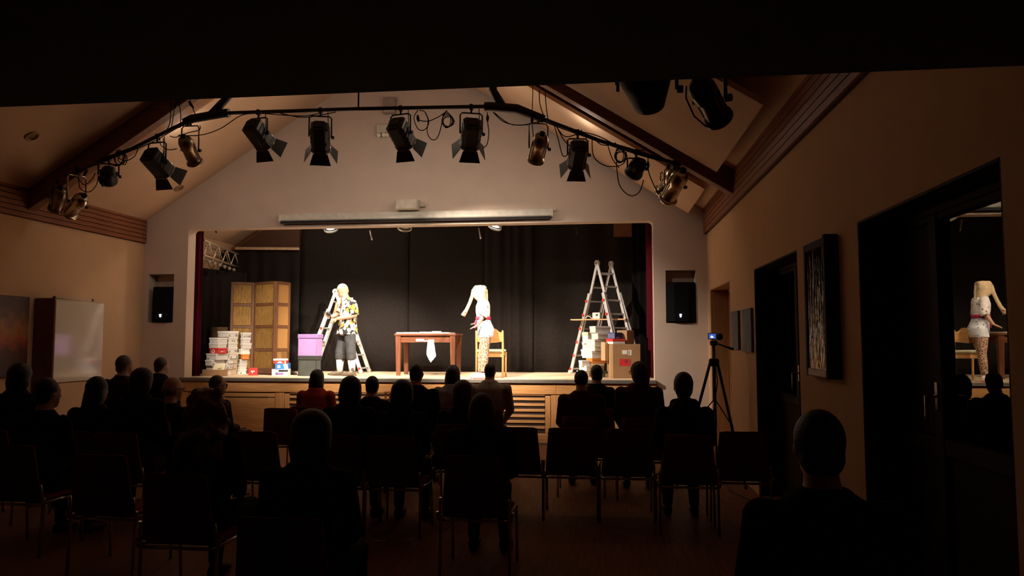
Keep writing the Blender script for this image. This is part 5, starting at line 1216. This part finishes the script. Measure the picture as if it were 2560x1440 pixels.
tie = MB(); tie.tube([J(860, 752) + fwd * .14 + lat * -.06, J(858, 775) + fwd * .16 + lat * -.075, J(858, 800) + fwd * .16 + lat * -.07], [.022, .026, .02], 8); tie.build('neckerchief', pm('rust brown cloth', (.42, .17, .09), .85), man)
JE = pm('dark grey denim', (.045, .046, .05), .9, 0, .25, 14, .2, 120); tr_ = MB()
for h_, q_, a_ in ((hipN, kneeN, ankN), (hipF, kneeF, ankF)): tr_.tube([h_ + V((0, 0, .02)), h_.lerp(q_, .5), q_, q_.lerp(a_, .28), q_.lerp(a_, .38)], [.108, .097, .087, .092, .086], 14); [tr_.tube([q_.lerp(a_, f0) + V((.075 * cos(t_), .075 * sin(t_), .01 * sin(2 * t_ + f0 * 9))) for t_ in [2 * pi * w_ / 12 for w_ in range(13)]], .018, 8) for f0 in (.02, .16, .30)]
tr_.loft([(V((J(866, 830).x, 0, .72)), lat * .15, fwd * .125), (V((J(867, 820).x, 0, .86)), lat * .158, fwd * .125)], 16)
skin('jeans', tr_, .010, JE, man, None, 3)
BOOTW, BOOTB = cells('white boot leather with dark flames', 9, (.80, .78, .74), [(0, (.80, .78, .74)), (.72, (.10, .09, .09))], .36, .4, .1), pm('grey brown boot leather', (.10, .075, .055), .4, 0, .15, 12)
for q_, a_ in ((kneeN, ankN), (kneeF, ankF)):
    bt = MB(); g = V((a_.x, a_.y, 0)); f_ = V((-.97, -.22, 0)); l_ = V((.22, -.97, 0))
    bt.loft([(g - f_ * .06 + V((0, 0, .055)), l_ * .03, V((0, 0, .03))), (g - f_ * .03 + V((0, 0, .06)), l_ * .042, V((0, 0, .05))), (g + f_ * .08 + V((0, 0, .045)), l_ * .046, V((0, 0, .042))), (g + f_ * .17 + V((0, 0, .03)), l_ * .036, V((0, 0, .024))), (g + f_ * .215 + V((0, 0, .026)), l_ * .014, V((0, 0, .014)))], 12)
    bt.box(g - f_ * .045 + V((0, 0, .02)), (.06, .06, .04), Matrix.Rotation(.22, 3, 'Z'), .008)
    o_ = bt.build('boot', BOOTB, man)
    s2 = MB(); s2.tube([g + V((0, 0, .07)), g.lerp(V((q_.x, q_.y, 0)), .2) + V((0, 0, .16)), q_.lerp(a_, .34)], [.05, .06, .074], 14); s2.build('boot_shaft', BOOTW, o_)
gd = thing('black_gadget', 'small black hand held gadget gripped by the man on stage', 'tool', V(man.location) + J(824, 781, -.16))
MB().tube([(-.06, 0, .01), (.05, 0, .0)], .016, 10).box((-.07, 0, .012), (.03, .03, .05), None, .006).build('barrel', BLACKD, gd)
MB().tube([(.0 + .03 * cos(a), 0, .0 + .035 * sin(a)) for a in [2 * pi * k_ / 14 for k_ in range(15)]], .009, 8).build('ring_handle', BLACKD, gd)
MB().tube([(.035, 0, -.02), (.045, 0, -.08)], .012, 8).build('grip', BLACKD, gd)

# ---- the masked woman
wom = thing('person', 'woman with beige stocking over her head, white blouse, red sash and leopard leggings', 'person', (PY(1207, 900, 12.20).x, 12.20, ST))
k = F / 12.20
J = lambda u, v, dy=0: V(((u - 1207) / k, dy, (946 - v) / k))
Rw = Matrix.Rotation(radians(92), 3, 'Z'); hcn = J(1200, 729); fwd, lat = V((-1, 0, 0)), V((0, -1, 0))
hips = J(1214, 822)
def torw(mb, e, rows): mb.loft([(V((J(c, 0).x, 0, (946 - v) / k)), lat * (a + e), V((b + e, 0, 0))) for v, c, a, b in rows], 18)
ROWS = [(838, 1214, .165, .115), (822, 1215, .172, .125), (806, 1211, .155, .10), (794, 1208, .138, .092), (778, 1207, .155, .105), (764, 1207, .170, .105), (755, 1208, .165, .085), (750, 1207, .12, .075), (745, 1206, .075, .065)]
b, ex = MB(), MB(); torw(b, -.012, ROWS); b.tube([J(1207, 750), hcn], [.062, .056], 12); head(b, hcn, Rw, .96)
shN, elN, wrN = J(1210, 757, -.16), J(1214, 787, -.20), J(1199, 813, -.23); shF, elF, wrF = J(1206, 757, .16), J(1204, 786, .20), J(1190, 806, .18)
for S_, E_, W_ in ((shN, elN, wrN), (shF, elF, wrF)): b.ball(S_, .052, 10, 8); b.tube([S_, S_.lerp(E_, .5), E_, E_.lerp(W_, .4), W_], [.05, .043, .037, .034, .024], 10)
hN, kN, aN = J(1214, 838, -.08), J(1215, 880, -.085), J(1211, 929, -.08); hF, kF, aF = J(1212, 838, .08), J(1203, 882, .08), J(1200, 929, .08)
for h_, q_, a_ in ((hN, kN, aN), (hF, kF, aF)): b.tube([h_, h_.lerp(q_, .5), q_, q_.lerp(a_, .35), a_], [.088, .074, .053, .053, .036], 10)
hand(b, ex, wrN, V((-.85, 0, -.38)), V((-.3, 0, -.9)), 1, .88, .12); hand(b, ex, wrF, V((-.9, .1, -.1)), V((-.1, 0, -1)), -1, .88, .12)
skin('body', b, .009, PALE, wom, ex, 3)
STK = pm('pale beige stocking', (.42, .31, .185), .75, 0, .05, 20); hd = MB(); T_ = lambda *p: hcn + Rw @ V(p)
hd.ball(T_(0, .0, .012), (.108, .098, .115), 16, 12); hd.box(T_(0, .0, .05), (.205, .16, .135), None, .025); hd.loft([(T_(0, -.03, -.14), V((.085, 0, 0)), V((0, .085, 0))), (T_(0, -.01, -.08), V((.092, 0, 0)), V((0, .085, 0))), (T_(0, 0, .0), V((.108, 0, 0)), V((0, .095, 0)))], 14); hd.ball(T_(0, .035, -.06), (.075, .075, .07), 14, 10)
hd.loft([(J(1184, 715) + V((0, 0, 0)), V((0, .05, 0)), V((.02, 0, .02))), (J(1183, 727), V((0, .045, 0)), V((.025, 0, 0))), (J(1184, 738), V((0, .03, 0)), V((.03, 0, 0)))], 12)
skin('stocking_hood', hd, .009, STK, wom, None, 3)
tk = MB(); tk.tube([J(1184, 722, -.01), J(1180, 738, -.02), J(1174, 755, -.03), J(1166, 773, -.04), J(1160, 783, -.045), J(1157, 788, -.045)], [.038, .030, .028, .030, .037, .040], 12); tk.build('stocking_trunk', STK, wom)
tk = MB(); tk.tube([T_(0, -.09, .05), J(1215, 735, .03), J(1216, 750, .03), J(1215, 760, .03)], [.03, .028, .022, .012], 10); tk.build('stocking_tail', STK, wom)
MB().tube([J(1161.5, 781, -.045) + V((0, .038 * cos(a), 0)) + V((.036 * sin(a), 0, .014 * sin(a))) for a in [2 * pi * q / 12 for q in range(13)]], .004, 5).build('dark_band', BLACKD, wom)
BL = cells('white blouse print', 26, (.78, .74, .72), [(0, (.80, .77, .75)), (.5, (.16, .11, .13)), (.72, (.40, .12, .14)), (.82, (.75, .72, .72))], .40, .75, .02)
bl = MB(); torw(bl, .014, ROWS[3:8])
for S_, E_, W_ in ((shN, elN, wrN), (shF, elF, wrF)): bl.ball(S_, .068, 10, 8); bl.tube([S_, S_.lerp(E_, .5), E_, E_.lerp(W_, .12)], [.070, .070, .076, .072], 12)
skin('blouse', bl, .009, BL, wom, None, 3)
TU = cells('white tunic with blue dots', 30, (.72, .75, .78), [(0, (.72, .75, .78)), (.5, (.04, .22, .50)), (.8, (.55, .62, .72))], .34, .75)
tu = MB(); torw(tu, .016, [(843, 1213, .165, .105)] + ROWS[0:4]); skin('tunic_hem', tu, .009, TU, wom, None, 3)
PINK = pm('crimson sash', (.50, .03, .08), .7)
sa = MB(); torw(sa, .026, [(798, 1209, .142, .094), (790, 1208, .140, .094)]); sa.build('sash', PINK, wom)
sa = MB(); sa.ball(J(1194, 794, -.03), (.035, .04, .035), 10, 8); sa.tube([J(1194, 795, -.03), J(1189, 806, -.04), J(1191, 815, -.03), J(1188, 820, -.03)], [.02, .026, .022, .008], 8, squash=.5); sa.tube([J(1195, 796, 0), J(1196, 815, .02), J(1195, 838, .03)], [.02, .026, .024], 8, squash=.5); sa.build('sash_knot', PINK, wom)
LEO = cells('leopard print cloth', 52, (.48, .30, .20), [(0, (.05, .018, .01)), (.6, (.07, .025, .012)), (.9, (.14, .06, .03))], .42, .8, .010)
lg = MB()
for h_, q_, a_ in ((hN, kN, aN), (hF, kF, aF)): lg.tube([h_, h_.lerp(q_, .5), q_, q_.lerp(a_, .35), a_], [.094, .082, .062, .063, .050], 14)
skin('leggings', lg, .009, LEO, wom, None, 3)
SH = pm('white pink shoe', (.78, .68, .68), .6, 0, .1, 30)
for a_ in (aN, aF):
    g = V((a_.x, a_.y, 0)); s3 = MB(); s3.loft([(g + V((.05, 0, .05)), V((0, .03, 0)), V((0, 0, .03))), (g + V((.02, 0, .065)), V((0, .042, 0)), V((0, 0, .06))), (g + V((-.08, 0, .05)), V((0, .045, 0)), V((0, 0, .045))), (g + V((-.15, 0, .04)), V((0, .04, 0)), V((0, 0, .032))), (g + V((-.185, 0, .03)), V((0, .02, 0)), V((0, 0, .02)))], 12)
    o_ = s3.build('shoe', SH, wom); MB().box(g + V((-.065, 0, .011)), (.215, .08, .022), None, .008).build('sole', pm('pink sole', (.62, .12, .16), .6), o_)
    MB().box(g + V((-.06, 0, .092)), (.07, .05, .012), None, .004).build('laces', pm('pink laces', (.75, .2, .3), .6), o_)
flush()
